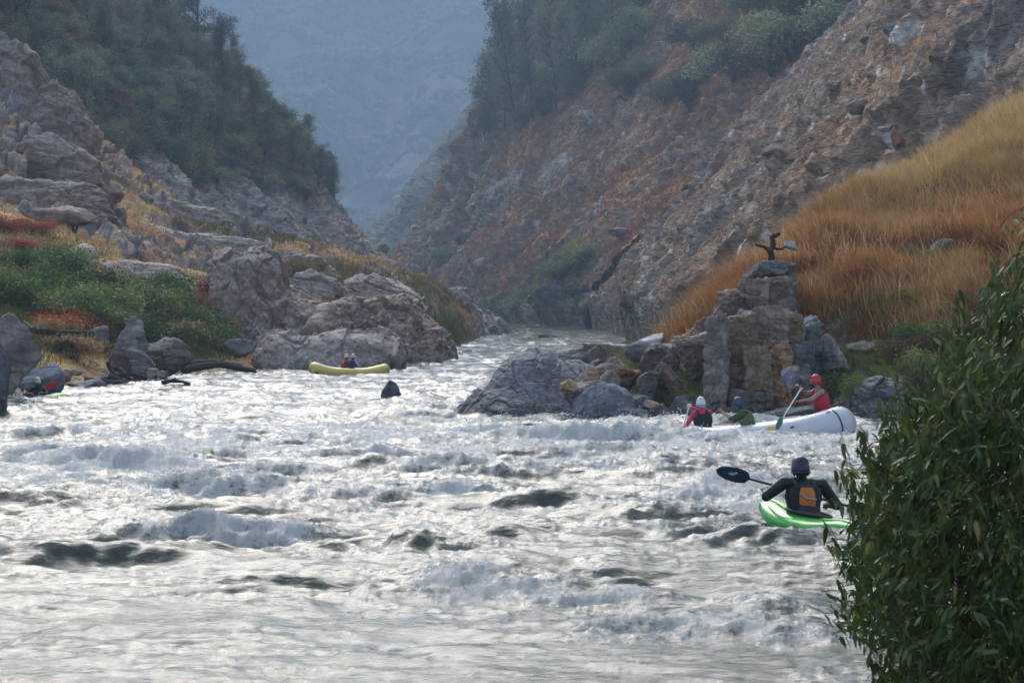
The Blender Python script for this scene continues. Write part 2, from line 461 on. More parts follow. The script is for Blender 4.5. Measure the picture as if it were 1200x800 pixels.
# ---- left bank hillside (columns: photo px, then (py, distance) going up the slope)
def colm(px, D0, rows, back=(22, 5.0)):
    pts = [P(px, HY, D0 - 2)[:2] + (-1.2,), P(px, HY, D0)[:2] + (-.25 + float(zwater(D0)),)]
    for py, D in rows: pts.append(P(px, py, D))
    x, y, z = pts[-1]
    pts.append((x - 2, y + back[0], z - back[1])); pts.append((x - 4, y + back[0] * 3, z - back[1] * 3.2))
    return pts
def colm_px(px, D0, rows, **k): return colm(px, D0, rows, **k)
LC = [colm(-320, 55, [(420, 68), (350, 90), (270, 120), (170, 150), (20, 190), (-110, 225)]),
      colm(-120, 66, [(410, 85), (345, 110), (265, 140), (180, 170), (60, 205), (-40, 232)]),
      colm(0, 76, [(405, 100), (338, 122), (268, 150), (205, 180), (130, 210), (48, 236)]),
      colm(100, 96, [(402, 112), (335, 130), (285, 156), (235, 185), (185, 212), (140, 238)]),
      colm(200, 115, [(402, 126), (345, 143), (300, 168), (268, 192), (250, 214), (232, 238)]),
      colm(300, 130, [(405, 139), (345, 155), (312, 180), (295, 200), (284, 220), (275, 242)]),
      colm(400, 138, [(395, 146), (352, 160), (332, 184), (316, 205), (306, 224), (300, 246)]),
      colm(480, 150, [(395, 157), (362, 172), (350, 192), (338, 215), (330, 232), (324, 250)]),
      colm(530, 190, [(402, 200), (384, 212), (368, 224), (360, 236), (354, 248), (350, 258)]),
      colm(572, 282, [(394, 288), (388, 296), (382, 304), (377, 312), (372, 320), (368, 328)]),
      colm(590, 296, [(393, 302), (391, 308), (388, 318), (386, 326), (384, 335), (383, 345)])]
G = loft(LC, 1000, 620)
p = G.reshape(-1, 3).astype(np.float32); N = ground_normal(G)
R = rotm('Y', 24) @ rotm('Z', -15)
rough = sstep(-.2, .25, fbm(p / np.array([12, 14, 5]), 3, 61))
px, py = PX(p)
rough = np.clip(rough + blob(px, py, [(60, 120, 90, 60, -40), (40, 200, 60, 22), (250, 250, 60, 14, -10), (110, 190, 60, 30, -40)]), 0, 1)
rough = rough * (1 - .9 * blob(px, py, [(130, 365, 130, 38), (40, 335, 90, 30), (230, 400, 60, 20)]))
b1, r1 = blocks(p, (7, 6, 1.5), R, 62, tilt=.55, crack=.35); b2, r2 = blocks(p, (2.4, 2.4, .6), R, 63, tilt=.6); b3, r3 = blocks(p, (.8, .9, .35), R, 64, tilt=.6)
fade = sstep(-.6, 1.6, p[:, 2])
sc = np.interp(px, [480, 560, 600], [1, .45, .2])
disp = (fbm(p / 12, 3, 65) * .9 * sstep(2, 6, p[:, 2]) + rough * (b1 * 1.6 + b2 * .7) + b3 * .22 * (.4 + rough)) * fade * sc
N2 = N * .6 + np.array([0, 0, .8]) * .6
G = (p + N2 * disp[:, None]).reshape(G.shape)
Nf = ground_normal(G); p = G.reshape(-1, 3); px, py = PX(p)
t = fbm(p / 6, 4, 66); t2 = fbm(p / 2.2, 4, 67)
rock = mixc(GREY * .9, BROWN * .95, sstep(-.3, .4, t)); rock = mixc(rock, DARKR, np.clip(r2 - .4, 0, 1)); rock = mixc(rock, BLUEG * .95, sstep(.6, .9, r1) * .7)
rock = mixc(rock, PALE, sstep(.72, .95, r3 * .5 + r1 * .5) * .7)
soil = mixc(ORANGE * .8, STRAW * .8, sstep(-.3, .3, t2)); soil = mixc(soil, RUST * .75, sstep(.05, .4, t) * .6)
soil = mixc(soil, OLIVE, sstep(.1, .5, fbm(p / 5, 3, 68)) * .6)
gre = blob(px, py, [(130, 370, 190, 45), (20, 310, 80, 40), (390, 330, 130, 14, -12)])
soil = mixc(soil, GREEN * .8, gre)
cover = np.clip(sstep(.35, .8, Nf[:, 2] + .25 * t2) * (1.15 - .75 * rough), 0, 1)
col = mixc(rock, soil, cover)
finish('left_bank', G, col, M['bank'], cover)

# ---- right promontory with the grassy slope
PC = [colm(655, 78, [(478, 80), (450, 83), (436, 86), (430, 90)], back=(9, 1.6)),
      colm(700, 67, [(478, 69), (445, 72), (432, 76), (424, 82)], back=(9, 1.6)),
      colm(745, 66.5, [(478, 68), (442, 71), (422, 75), (414, 80)], back=(9, 2)),
      colm(790, 66.5, [(474, 68), (436, 70.5), (408, 75), (398, 80)], back=(10, 2.6)),
      colm(830, 66.5, [(470, 68), (418, 71), (380, 75), (362, 81)], back=(10, 3)),
      colm(880, 66, [(468, 68.2), (390, 71.5), (345, 75), (324, 81)], back=(10, 3)),
      colm(950, 66, [(466, 68.4), (400, 71), (320, 76), (272, 83)], back=(10, 3)),
      colm(1050, 64.5, [(462, 67), (400, 70), (300, 76), (212, 85)], back=(10, 3)),
      colm(1150, 63, [(458, 66), (390, 69.5), (280, 76), (160, 87)], back=(10, 3)),
      colm(1260, 61, [(450, 65), (370, 69), (250, 77), (110, 90)], back=(10, 3)),
      colm(1450, 58, [(430, 63), (330, 69), (190, 78), (30, 94)], back=(10, 3)),
      colm(1750, 55, [(400, 61), (280, 68), (120, 78), (-60, 98)], back=(10, 3))]
G = loft(PC, 820, 420)
p = G.reshape(-1, 3).astype(np.float32); N = ground_normal(G); px, py = PX(p)
b1, r1 = blocks(p, (2.2, 2.0, 1.0), rotm('Y', 20), 71, tilt=.6, crack=.3); b2, r2 = blocks(p, (.75, .7, .4), rotm('Y', 20), 72, tilt=.6, crack=.3); b3, r3 = blocks(p, (.28, .28, .2), None, 73)
low = 1 - sstep(2.0, 3.2, p[:, 2] - .35 * fbm(p / 2.5, 3, 74) * 4)
low = np.maximum(low, 1 - sstep(740, 800, px))
disp = (fbm(p / 6, 3, 75) * .8 + fbm(p / 2.6, 2, 175) * .3) * sstep(1, 3, p[:, 2]) + low * (b1 * .55 + b2 * .3 + b3 * .09) * sstep(-.8, .3, p[:, 2]) + (1 - low) * (fbm(p / 1.3, 3, 76) * .16)
G = (p + N * disp[:, None]).reshape(G.shape); p = G.reshape(-1, 3); px, py = PX(p)
t = fbm(p / 2, 4, 77); t2 = fbm(p / .7, 3, 78)
rock = mixc(GREY * .9, BROWN * .9, sstep(-.3, .4, t)); rock = mixc(rock, DARKR, np.clip(r2 - .3, 0, 1)); rock = mixc(rock, TAN, sstep(.85, .95, r1) * .6)
soil = mixc(srgb(112, 76, 56), srgb(134, 96, 64), sstep(-.3, .4, t2)); soil = mixc(soil, srgb(96, 58, 44), blob(px, py, [(1100, 292, 100, 20, 6), (1010, 286, 70, 14, -10), (1000, 385, 80, 30), (1140, 400, 80, 30, 20), (920, 330, 50, 18, 30)])); soil = mixc(soil, OLIVE * .8, blob(px, py, [(1060, 440, 110, 50), (800, 460, 50, 40), (1140, 330, 60, 30)]) * .8)
cover = np.clip(1 - low, 0, 1)
finish('grassy_slope', G, mixc(rock, soil, cover), M['bank'], cover)

# ---- near bank under the camera and the willow, and the river bed
G = np.stack(np.meshgrid(np.linspace(-14, 16, 150), np.linspace(-9, 15.2, 130)), -1)
zb = np.interp(G[..., 1], [-9, 0, 8.5, 10.5, 13.2, 15.2], [1.45, 1.3, 1.15, .6, -.5, -1.1])
q = np.stack([G[..., 0], G[..., 1], zb], -1).reshape(-1, 3)
zb = zb + (fbm(q / 1.4, 4, 81) * .09).reshape(zb.shape)
G = np.stack([G[..., 0], G[..., 1], zb], -1)
t = fbm(q / .8, 4, 82)
finish('near_bank', G, mixc(srgb(120, 104, 84), srgb(92, 96, 62), sstep(-.3, .3, t)), M['bank'])
G = np.stack(np.meshgrid(np.linspace(-3000, 3000, 40), np.linspace(-900, 5300, 40)), -1)
G = np.concatenate([G, np.full(G.shape[:2] + (1,), -4.0)], -1)
finish('river_bed', G, np.tile(srgb(90, 88, 76), (1600, 1)), M['slope_far'])

# ================================================================ THE RIVER
# breaking crests: photo px, py of the crest, half width px, height m, foam amount
CRESTS = [(292, 650, 82, .30, 1.0), (195, 652, 60, .18, .6), (100, 672, 130, .20, .0), (535, 700, 60, .15, .95), (600, 708, 90, .12, .8), (700, 716, 90, .12, .7),
          (770, 750, 110, .10, .6), (860, 748, 60, .10, .6), (130, 560, 120, .3, .9), (60, 545, 60, .25, .7), (330, 563, 90, .22, .6), (420, 596, 70, .2, .45), (250, 590, 110, .2, .7),
          (440, 552, 60, .26, .65), (520, 560, 70, .24, .6), (545, 590, 60, .24, .7), (640, 530, 90, .22, .8), (560, 522, 50, .30, 1.0), (730, 530, 90, .22, .85),
          (700, 545, 60, .22, .6), (790, 532, 60, .16, .8), (860, 536, 60, .10, .8), (950, 538, 60, .08, .8), (1030, 524, 40, .14, .9), (830, 600, 80, .2, .8), (620, 605, 90, .17, .1), (420, 560, 40, .2, .3),
          (770, 565, 90, .2, .4), (600, 570, 90, .16, .5), (860, 585, 50, .18, .9), (300, 520, 60, .22, .55), (60, 520, 60, .18, .4), (480, 498, 70, .2, .5), (250, 470, 70, .14, .4),
          (400, 480, 80, .16, .4), (720, 620, 80, .16, .15), (330, 705, 160, .05, .0), (880, 655, 60, .18, .1), (900, 735, 60, .16, .4), (480, 660, 80, .2, .2), (40, 600, 70, .18, .2),
          (150, 610, 90, .15, .3), (560, 650, 90, .12, .1), (930, 760, 60, .14, .5)]
def river(X, Y):
    """height above the mean level, foam 0..1"""
    n = len(X); z0 = np.zeros(n)
    q = np.stack([X, Y, z0], 1).astype(np.float32)
    px = 600 + F * X / Y; py = HY + F * H / Y
    wx = perlin(q / 4.0, 101) * 1.0; wy = perlin(q / 3.0, 102) * .8
    a = np.stack([X + wx, Y + wy, z0], 1)
    rapid = np.interp(Y, [14, 24, 31, 45, 80, 125, 180, 400], [.52, .62, .97, 1.15, 1.1, .85, .85, .85])
    quiet = np.exp(-((X - (-1.0)) / 4.5) ** 2 - ((Y - 20.5) / 3.2) ** 2)
    rapid = rapid * (1 - .45 * quiet)
    s1 = fbm(a / np.array([7.0, 4.5, 1]), 2, 103)
    r2 = 1 - np.abs(perlin(a / np.array([2.9, 1.55, 1]), 104)) * 1.7
    r3 = 1 - np.abs(perlin(a / np.array([1.25, .62, 1]) + 7, 105)) * 1.7
    r4 = 1 - np.abs(perlin((a + .25 * r3[:, None]) / np.array([.52, .27, 1]) + 3, 106)) * 1.6
    r5 = perlin(a / np.array([.20, .12, 1]) + 9, 107)
    r6 = perlin(a / np.array([.085, .055, 1]) + 2, 108)
    mod = .55 + .6 * sstep(-.5, .6, perlin(q / np.array([5, 3.5, 1]) + 40, 109))
    z = rapid * (.13 * s1 + .135 * r2 * mod + .135 * r3 * mod + .055 * r4)
    r7 = 1 - np.abs(perlin((a + .12 * r4[:, None]) / np.array([.26, .13, 1]) + 13, 122)) * 1.7
    z = z + .014 * r7 * np.interp(Y, [20, 35, 70], [.6, 1, .4]) + .010 * r5 * np.interp(Y, [20, 90], [1, .3]) + .0032 * r6 * np.interp(Y, [20, 50], [1, 0])
    foam = np.zeros(n); jag = .55 * fbm(q / np.array([.8, .5, 1]), 3, 120); jf = fbm(q / np.array([.7, .3, 1]), 4, 121, gain=.65)
    for cx, cy, w, h, fo in CRESTS:
        Dc = F * H / (cy - HY); Xc = (cx - 600) / F * Dc; wm = w / F * Dc
        g = np.exp(-((X + .3 * wx - Xc) / wm) ** 2)
        cyl = Y + .5 * wy + .14 * (X - Xc) ** 2 / max(wm, .5) + jag - Dc
        k = max(.5, h * 2.6)
        prof = np.where(cyl > 0, np.exp(-(cyl / (k * 1.3)) ** 2), np.exp(-(cyl / (k * .55)) ** 2)) - .35 * np.exp(-((cyl + k * 1.3) / (k * .8)) ** 2)
        z = z + g * h * prof * .85
        if fo: foam = np.maximum(foam, np.clip(fo * np.exp(-((X - Xc) / (wm * 1.0)) ** 4) * np.exp(-((cyl + k * .15) / (k * 1.0)) ** 2) * (1 + .9 * jf) + .0, 0, 1))
    # general froth carried on the crests of the rapid
    zone = np.interp(py, [375, 395, 430, 470, 500, 540, 600, 635, 680, 800], [.30, .32, .34, .42, .54, .56, .44, .30, .20, .10])
    zone = zone + .22 * blob(px, py, [(190, 560, 190, 40), (650, 525, 300, 22), (900, 520, 120, 30), (860, 600, 90, 26), (570, 700, 90, 26), (830, 750, 100, 20)])
    ft = fbm(a / np.array([2.4, 1.2, 1]) + 20, 3, 111) * .55 + .45 * (r2 - .4) + .30 * (r3 - .4) + fbm(q / .45, 3, 112) * .5
    ln = 1 - np.abs(perlin(a / np.array([1.9, .42, 1]) + 33, 131)) * 2.6
    foam = np.maximum(foam, sstep(.25, 1.0, ln + .7 * fbm(q / np.array([1.2, .6, 1]), 3, 132) - (.72 - zone * .75)) * .55)
    foam = np.maximum(foam, sstep(.55, 1.25, zone + ft * .75) * .95)
    foam = np.clip(foam, 0, 1)
    fr = fbm(q / np.array([.24, .16, 1]), 4, 113, gain=.7)
    z = z + foam * (np.abs(fr) * .12 + .05 * perlin(q / .11, 114) * np.interp(Y, [20, 70], [1, .4])) * np.interp(Y, [18, 40, 90], [.75, 1.0, 1.3])
    return z, foam

NR, NC = 1500, 980
t = np.linspace(0, 1, NR); Dr = 13.2 * (585 / 13.2) ** t
pxs = np.concatenate([np.linspace(-700, -40, 90)[:-1], np.linspace(-40, 1240, NC - 180 + 2), np.linspace(1240, 1900, 90)[1:]])
XX = (pxs[None, :] - 600) / F * Dr[:, None] ; YY = np.repeat(Dr[:, None], len(pxs), 1)
z, foam = river(XX.ravel(), YY.ravel())
zz = z + zwater(YY.ravel())
me = mesh_np('river', np.stack([XX.ravel(), YY.ravel(), zz], 1), grid_faces(NR, len(pxs)), smooth=True, attrs={'foam': foam})
def water_mat():
    m, n, l, b = nodes('river_water')
    g = n.new('ShaderNodeNewGeometry')
    a = n.new('ShaderNodeAttribute'); a.attribute_name = 'foam'
    nz = n.new('ShaderNodeTexNoise'); nz.inputs['Scale'].default_value = 11; nz.inputs['Detail'].default_value = 8; nz.inputs['Roughness'].default_value = .75
    l.new(g.outputs['Position'], nz.inputs['Vector'])
    ad = n.new('ShaderNodeMath'); ad.operation = 'MULTIPLY_ADD'; ad.inputs[1].default_value = 2.0; ad.inputs[2].default_value = -1.0
    l.new(nz.outputs['Fac'], ad.inputs[0])
    sm = n.new('ShaderNodeMath'); sm.operation = 'ADD'; l.new(a.outputs['Fac'], sm.inputs[0]); l.new(ad.outputs[0], sm.inputs[1])
    fr = n.new('ShaderNodeMapRange'); fr.interpolation_type = 'SMOOTHSTEP'; fr.inputs[1].default_value = .2; fr.inputs[2].default_value = .75
    l.new(sm.outputs[0], fr.inputs[0])
    b.inputs['Base Color'].default_value = (.055, .072, .056, 1)
    b.inputs['Roughness'].default_value = .07; b.inputs['IOR'].default_value = 1.333
    # ripples
    w = n.new('ShaderNodeTexNoise'); w.inputs['Scale'].default_value = 9; w.inputs['Detail'].default_value = 7; w.inputs['Roughness'].default_value = .62
    mp = n.new('ShaderNodeMapping'); mp.inputs['Scale'].default_value = (.7, 1.3, 1); l.new(g.outputs['Position'], mp.inputs['Vector']); l.new(mp.outputs[0], w.inputs['Vector'])
    bp = n.new('ShaderNodeBump'); bp.inputs['Strength'].default_value = .42; bp.inputs['Distance'].default_value = .05
    l.new(w.outputs['Fac'], bp.inputs['Height']); l.new(bp.outputs[0], b.inputs['Normal'])
    f = n.new('ShaderNodeBsdfPrincipled'); f.inputs['Base Color'].default_value = (.80, .82, .81, 1); f.inputs['Roughness'].default_value = .55
    f.inputs['Subsurface Weight'].default_value = 0
    n3 = n.new('ShaderNodeTexNoise'); n3.inputs['Scale'].default_value = 14; n3.inputs['Detail'].default_value = 7; n3.inputs['Roughness'].default_value = .8
    l.new(g.outputs['Position'], n3.inputs['Vector'])
    b3 = n.new('ShaderNodeBump'); b3.inputs['Strength'].default_value = 1.0; b3.inputs['Distance'].default_value = .09
    l.new(n3.outputs['Fac'], b3.inputs['Height']); l.new(b3.outputs[0], f.inputs['Normal'])
    mx = n.new('ShaderNodeMixShader'); l.new(fr.outputs[0], mx.inputs[0]); l.new(b.outputs[0], mx.inputs[1]); l.new(f.outputs[0], mx.inputs[2])
    l.new(mx.outputs[0], n['Material Output'].inputs[0])
    return m
M['water'] = water_mat()
o = put('river', me, M['water']); tag(o, kind='structure')
def water_top(x, y):
    z, f = river(np.array([x]), np.array([y])); return float(z[0] + zwater(y))

# ---- smoky air
bm = bmesh.new(); bmesh.ops.create_cube(bm, size=1)
me = bpy.data.meshes.new('haze'); bm.to_mesh(me); bm.free()
hz, n, l, b = nodes('haze_air'); n.remove(b)
pv = n.new('ShaderNodeVolumePrincipled'); pv.inputs['Color'].default_value = (.50, .72, 1.0, 1); pv.inputs['Density'].default_value = .00050
pv.inputs['Anisotropy'].default_value = 0.0
l.new(pv.outputs[0], n['Material Output'].inputs['Volume'])
o = put('haze', me, hz, loc=(0, 2200, 597)); o.scale = (6400, 6600, 1204); tag(o, kind='stuff', label='thin blue smoke haze filling the canyon', cat='haze')
HAZE = o
# ================================================================ PLACING THINGS ON THE SHEETS
_pc = {}
def on_surf(name, px, py, tol=3.0):
    """nearest visible point of a sheet along the ray through a photo position"""
    if name not in _pc:
        p = SURF[name][0]; a, b = PX(p); _pc[name] = (a, b, p[:, 1])
    a, b, d = _pc[name]
    t = tol
    for k in range(6):
        m = np.where((np.abs(a - px) < t) & (np.abs(b - py) < t))[0]
        if len(m): break
        t *= 1.8
    if not len(m): return None
    i = m[np.argmin(d[m])]
    return SURF[name][0][i], SURF[name][1][i]

_ico = {}
def ico(sub):
    if sub not in _ico:
        bm = bmesh.new(); bmesh.ops.create_icosphere(bm, subdivisions=sub, radius=1)
        v = np.array([x.co[:] for x in bm.verts], np.float32); f = np.array([[q.index for q in x.verts] for x in bm.faces], np.int32); bm.free()
        _ico[sub] = (v, f)
    return _ico[sub]

def rock_mesh(name, seed, dims=(1, 1, 1), sub=5, planes=14, c=None, c2=None, box=False, blk=.3, rnd=.035, top=None, bsize=.6, noise=.045):
    """angular boulder: unit ball cut by random planes, fractured, coloured per block. rests with its centre at 0"""
    rs = np.random.RandomState(seed)
    v, f = ico(sub)
    nrm = rs.normal(size=(planes, 3)); nrm /= np.linalg.norm(nrm, axis=1, keepdims=True)
    hgt = rs.uniform(.42, .80, planes)
    if box:
        ax = np.array([[1, 0, 0], [-1, 0, 0], [0, 1, 0], [0, -1, 0], [0, 0, 1], [0, 0, -1]], float) + rs.normal(size=(6, 3)) * .15
        nrm = np.concatenate([ax / np.linalg.norm(ax, axis=1, keepdims=True), nrm[:5]]); hgt = np.concatenate([rs.uniform(.5, .6, 6), rs.uniform(.68, .85, 5)])
    dn = np.maximum(v @ nrm.T, 1e-3)
    r = hgt / dn
    k = 1 / rnd
    r = -np.log(np.exp(-np.minimum(r, 3) * k).sum(1) + math.exp(-k * 1.15)) / k
    q = v * r[:, None]; ext = (q.max(0) - q.min(0)) / 2
    d = np.array(dims, np.float32)
    p = (q - (q.max(0) + q.min(0)) / 2) / ext * d * .93
    s = float(d.mean())
    R = rotm('Y', rs.uniform(-40, 40)) @ rotm('Z', rs.uniform(0, 90))
    b1, r1 = blocks(p + seed * 3.1, (bsize * s * 1.3, bsize * s, bsize * s * .6), R, seed, tilt=.9, crack=.12, cw=.04)
    b2, r2 = blocks(p + seed, (bsize * s * .45, bsize * s * .4, bsize * s * .22), R, seed + 1, tilt=.9, crack=.12, cw=.04)
    p = p + v * (blk * .16 * s * b1 + blk * .05 * s * b2 + noise * s * fbm(p / s * 2.2 + seed, 4, seed) + .012 * s * fbm(p / s * 9, 3, seed + 5))[:, None]
    c = GREY if c is None else np.asarray(c); c2 = c * .72 if c2 is None else np.asarray(c2)
    t = fbm(p / s * 1.6 + seed, 4, seed + 7)
    col = mixc(c, c2, sstep(-.3, .5, t)); col = col * (.86 + .28 * r1)[:, None]
    col = mixc(col, c * 1.25, sstep(.8, .95, r2) * .5)
    st = perlin((p @ R.T) / s * np.array([1.0, 1.0, 7.0]) + seed, seed + 9)
    col = mixc(col, PALE, sstep(.55, .8, st) * .35)
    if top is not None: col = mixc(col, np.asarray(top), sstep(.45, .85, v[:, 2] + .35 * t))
    return mesh_np(name, p, None, f, col=col)

def outcrop(name, outline, D, thick, base_z, label, cat='rock outcrop', mat='rock_far', c=None, c2=None, top=None, lean=.35, seed=0, bs=(2.2, 2, .9), dip=20,
            amp=1.0, res=None, nv=150, belly=.0, Dslope=0.0, vert=False, group=None, sharp=5):
    """a rock mass with its own front, top and back, standing at distance D; outline = photo points of its skyline"""
    o = np.array(outline, float)
    pxs_ = np.linspace(o[0, 0], o[-1, 0], res or int(max(60, (o[-1, 0] - o[0, 0]) * 1.4)))
    py = np.interp(pxs_, o[:, 0], o[:, 1])
    u = np.linspace(-1, 1, len(pxs_))
    Df = D + Dslope * (u + 1) / 2
    ztop = H + (HY - py) / F * (Df + thick * .3)
    ends = np.clip(1 - np.abs(u) ** sharp, 0, 1) ** .5
    hh = (ztop - base_z) * np.clip(ends * 1.05, .02, 1)
    th = thick * (.25 + .75 * ends)
    v = np.linspace(0, 1, nv)
    # profile: fraction of depth and height
    if vert: hf_ = [0, .93, 1, .97, .8, 0]
    else: hf_ = [0, .84, 1, .96, .7, 0]
    dfr = np.interp(v, [0, .45, .55, .75, .85, 1], [0, lean * .75, lean, .78, .92, 1])
    hfr = np.interp(v, [0, .40, .52, .75, .85, 1], hf_)
    k = np.ones(5 if vert else 7) / (5 if vert else 7)
    e_ = len(k) // 2; dfr[e_:-e_] = np.convolve(dfr, k, 'valid'); hfr[e_:-e_] = np.convolve(hfr, k, 'valid')
    X = (pxs_ - 600) / F * (Df + thick * .2)
    G = np.zeros((nv, len(u), 3))
    G[..., 0] = X[None, :] + 0 * v[:, None]
    G[..., 1] = Df[None, :] + (thick - th)[None, :] * .5 + th[None, :] * dfr[:, None] - belly * np.sin(np.pi * np.clip(v / .5, 0, 1))[:, None]
    G[..., 2] = base_z + hh[None, :] * hfr[:, None]
    p = G.reshape(-1, 3).astype(np.float32); N = grid_normals(G).reshape(-1, 3)
    c0 = G.reshape(-1, 3).mean(0); sgn = np.sign(((p - c0) * N).sum(1).mean()); N = N * (sgn if sgn else 1)
    R = rotm('Y', dip) @ rotm('Z', seed * 13)
    b1, r1 = blocks(p, bs, R, 200 + seed, tilt=.5, crack=.14, cw=.03)
    b2, r2 = blocks(p, tuple(x * .36 for x in bs), R, 300 + seed, tilt=.6, crack=.12, cw=.04)
    b3, r3 = blocks(p, tuple(x * .14 for x in bs), R, 400 + seed, tilt=.5, crack=.2)
    m = float(np.mean(bs))
    disp = amp * m * (.30 * b1 + .10 * b2 + .045 * b3) + m * .12 * fbm(p / m / 1.2, 3, seed)
    disp = disp - m * amp * .022 * np.abs(perlin((p @ R.T) / m * (np.array([7, 7, .8]) if vert else np.array([.7, .7, 7.0])), 700 + seed)) * 2
    p = p + N * disp[:, None]
    c = GREY if c is None else np.asarray(c); c2 = BROWN if c2 is None else np.asarray(c2)
    t = fbm(p / m / 1.5, 4, 500 + seed)
    col = mixc(c, c2, sstep(-.35, .4, t)) * (.84 + .32 * r1)[:, None]
    col = mixc(col, c * .62, sstep(.7, .9, r2) * .7)
    st = perlin((p @ R.T) / m * (np.array([5, 5, .6]) if vert else np.array([.8, .8, 6.0])), 600 + seed)
    col = mixc(col, PALE * .95, sstep(.45, .75, st) * .35); col = mixc(col, DARKR * .6, sstep(-.45, -.75, st) * .5)
    G2 = p.reshape(G.shape); nz = grid_normals(G2).reshape(-1, 3); nz = nz * np.sign((nz * N).sum(1))[:, None]
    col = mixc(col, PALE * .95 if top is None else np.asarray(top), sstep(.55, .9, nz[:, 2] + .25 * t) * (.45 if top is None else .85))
    me = mesh_np(name, p, grid_faces(nv, len(u)), col=col)
    ob = put(name, me, M[mat]); return tag(ob, label, cat, group)

LG = srgb(154, 145, 138); LB = srgb(148, 128, 114)
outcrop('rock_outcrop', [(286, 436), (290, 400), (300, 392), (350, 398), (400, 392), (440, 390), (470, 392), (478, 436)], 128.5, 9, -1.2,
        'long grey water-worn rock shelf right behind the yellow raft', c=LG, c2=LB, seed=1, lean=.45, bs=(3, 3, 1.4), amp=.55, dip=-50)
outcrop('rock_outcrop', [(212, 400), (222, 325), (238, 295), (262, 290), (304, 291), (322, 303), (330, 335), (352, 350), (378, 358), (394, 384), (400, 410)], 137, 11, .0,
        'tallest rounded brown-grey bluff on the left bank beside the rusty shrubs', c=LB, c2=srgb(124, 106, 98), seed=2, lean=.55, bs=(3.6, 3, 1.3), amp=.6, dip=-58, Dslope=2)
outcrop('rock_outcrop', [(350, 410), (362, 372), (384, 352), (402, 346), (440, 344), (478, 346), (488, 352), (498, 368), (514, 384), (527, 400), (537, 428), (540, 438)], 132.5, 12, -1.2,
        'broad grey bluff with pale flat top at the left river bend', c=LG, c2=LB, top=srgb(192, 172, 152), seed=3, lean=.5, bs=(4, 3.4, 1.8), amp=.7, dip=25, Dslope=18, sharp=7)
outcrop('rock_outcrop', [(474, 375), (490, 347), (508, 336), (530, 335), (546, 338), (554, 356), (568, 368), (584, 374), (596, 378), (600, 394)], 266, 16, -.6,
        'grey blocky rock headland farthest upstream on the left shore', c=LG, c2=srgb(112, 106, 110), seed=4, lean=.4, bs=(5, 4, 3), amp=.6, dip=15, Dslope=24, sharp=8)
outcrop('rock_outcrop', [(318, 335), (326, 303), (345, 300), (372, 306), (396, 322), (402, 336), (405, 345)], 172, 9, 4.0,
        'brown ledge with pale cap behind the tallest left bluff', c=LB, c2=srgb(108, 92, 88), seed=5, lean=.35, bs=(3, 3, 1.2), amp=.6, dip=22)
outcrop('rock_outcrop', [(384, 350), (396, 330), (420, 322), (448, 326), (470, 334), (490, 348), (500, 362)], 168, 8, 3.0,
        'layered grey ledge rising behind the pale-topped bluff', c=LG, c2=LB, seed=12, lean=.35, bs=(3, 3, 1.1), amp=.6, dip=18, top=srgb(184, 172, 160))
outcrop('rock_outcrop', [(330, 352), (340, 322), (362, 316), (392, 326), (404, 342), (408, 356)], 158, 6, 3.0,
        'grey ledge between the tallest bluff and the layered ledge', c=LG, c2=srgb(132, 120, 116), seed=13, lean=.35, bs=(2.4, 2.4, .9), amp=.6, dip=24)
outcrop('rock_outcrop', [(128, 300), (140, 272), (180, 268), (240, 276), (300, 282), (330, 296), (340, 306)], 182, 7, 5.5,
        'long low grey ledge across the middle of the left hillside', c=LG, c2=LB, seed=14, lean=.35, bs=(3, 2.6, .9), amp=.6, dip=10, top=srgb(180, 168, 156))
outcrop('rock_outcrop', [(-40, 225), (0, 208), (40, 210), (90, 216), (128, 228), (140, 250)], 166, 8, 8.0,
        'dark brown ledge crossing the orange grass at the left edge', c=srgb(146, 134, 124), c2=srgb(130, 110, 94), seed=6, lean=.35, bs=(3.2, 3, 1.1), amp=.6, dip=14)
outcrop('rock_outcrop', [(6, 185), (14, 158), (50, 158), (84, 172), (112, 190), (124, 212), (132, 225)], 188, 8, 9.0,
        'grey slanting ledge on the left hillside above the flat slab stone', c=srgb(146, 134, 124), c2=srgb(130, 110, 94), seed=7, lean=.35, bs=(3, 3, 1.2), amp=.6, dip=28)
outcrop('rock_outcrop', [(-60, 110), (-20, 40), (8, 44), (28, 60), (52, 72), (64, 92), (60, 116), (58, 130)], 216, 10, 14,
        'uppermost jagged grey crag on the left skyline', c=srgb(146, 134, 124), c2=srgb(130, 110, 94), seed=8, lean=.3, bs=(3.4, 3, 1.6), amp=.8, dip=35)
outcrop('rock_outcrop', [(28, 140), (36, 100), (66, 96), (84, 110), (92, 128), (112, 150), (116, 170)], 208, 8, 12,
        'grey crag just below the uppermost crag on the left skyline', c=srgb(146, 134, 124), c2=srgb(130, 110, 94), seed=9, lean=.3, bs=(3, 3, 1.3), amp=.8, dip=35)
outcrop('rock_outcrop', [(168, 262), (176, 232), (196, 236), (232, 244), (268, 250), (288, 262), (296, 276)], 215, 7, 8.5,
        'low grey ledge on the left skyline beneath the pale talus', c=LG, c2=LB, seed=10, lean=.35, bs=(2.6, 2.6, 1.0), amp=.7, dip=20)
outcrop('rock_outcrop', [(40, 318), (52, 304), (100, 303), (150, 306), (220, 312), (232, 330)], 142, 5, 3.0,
        'low pale tan rock shelf above the green thicket on the left', c=srgb(170, 148, 130), c2=LG, seed=11, lean=.5, bs=(2, 2, .7), amp=.5, dip=8, top=srgb(200, 182, 164))

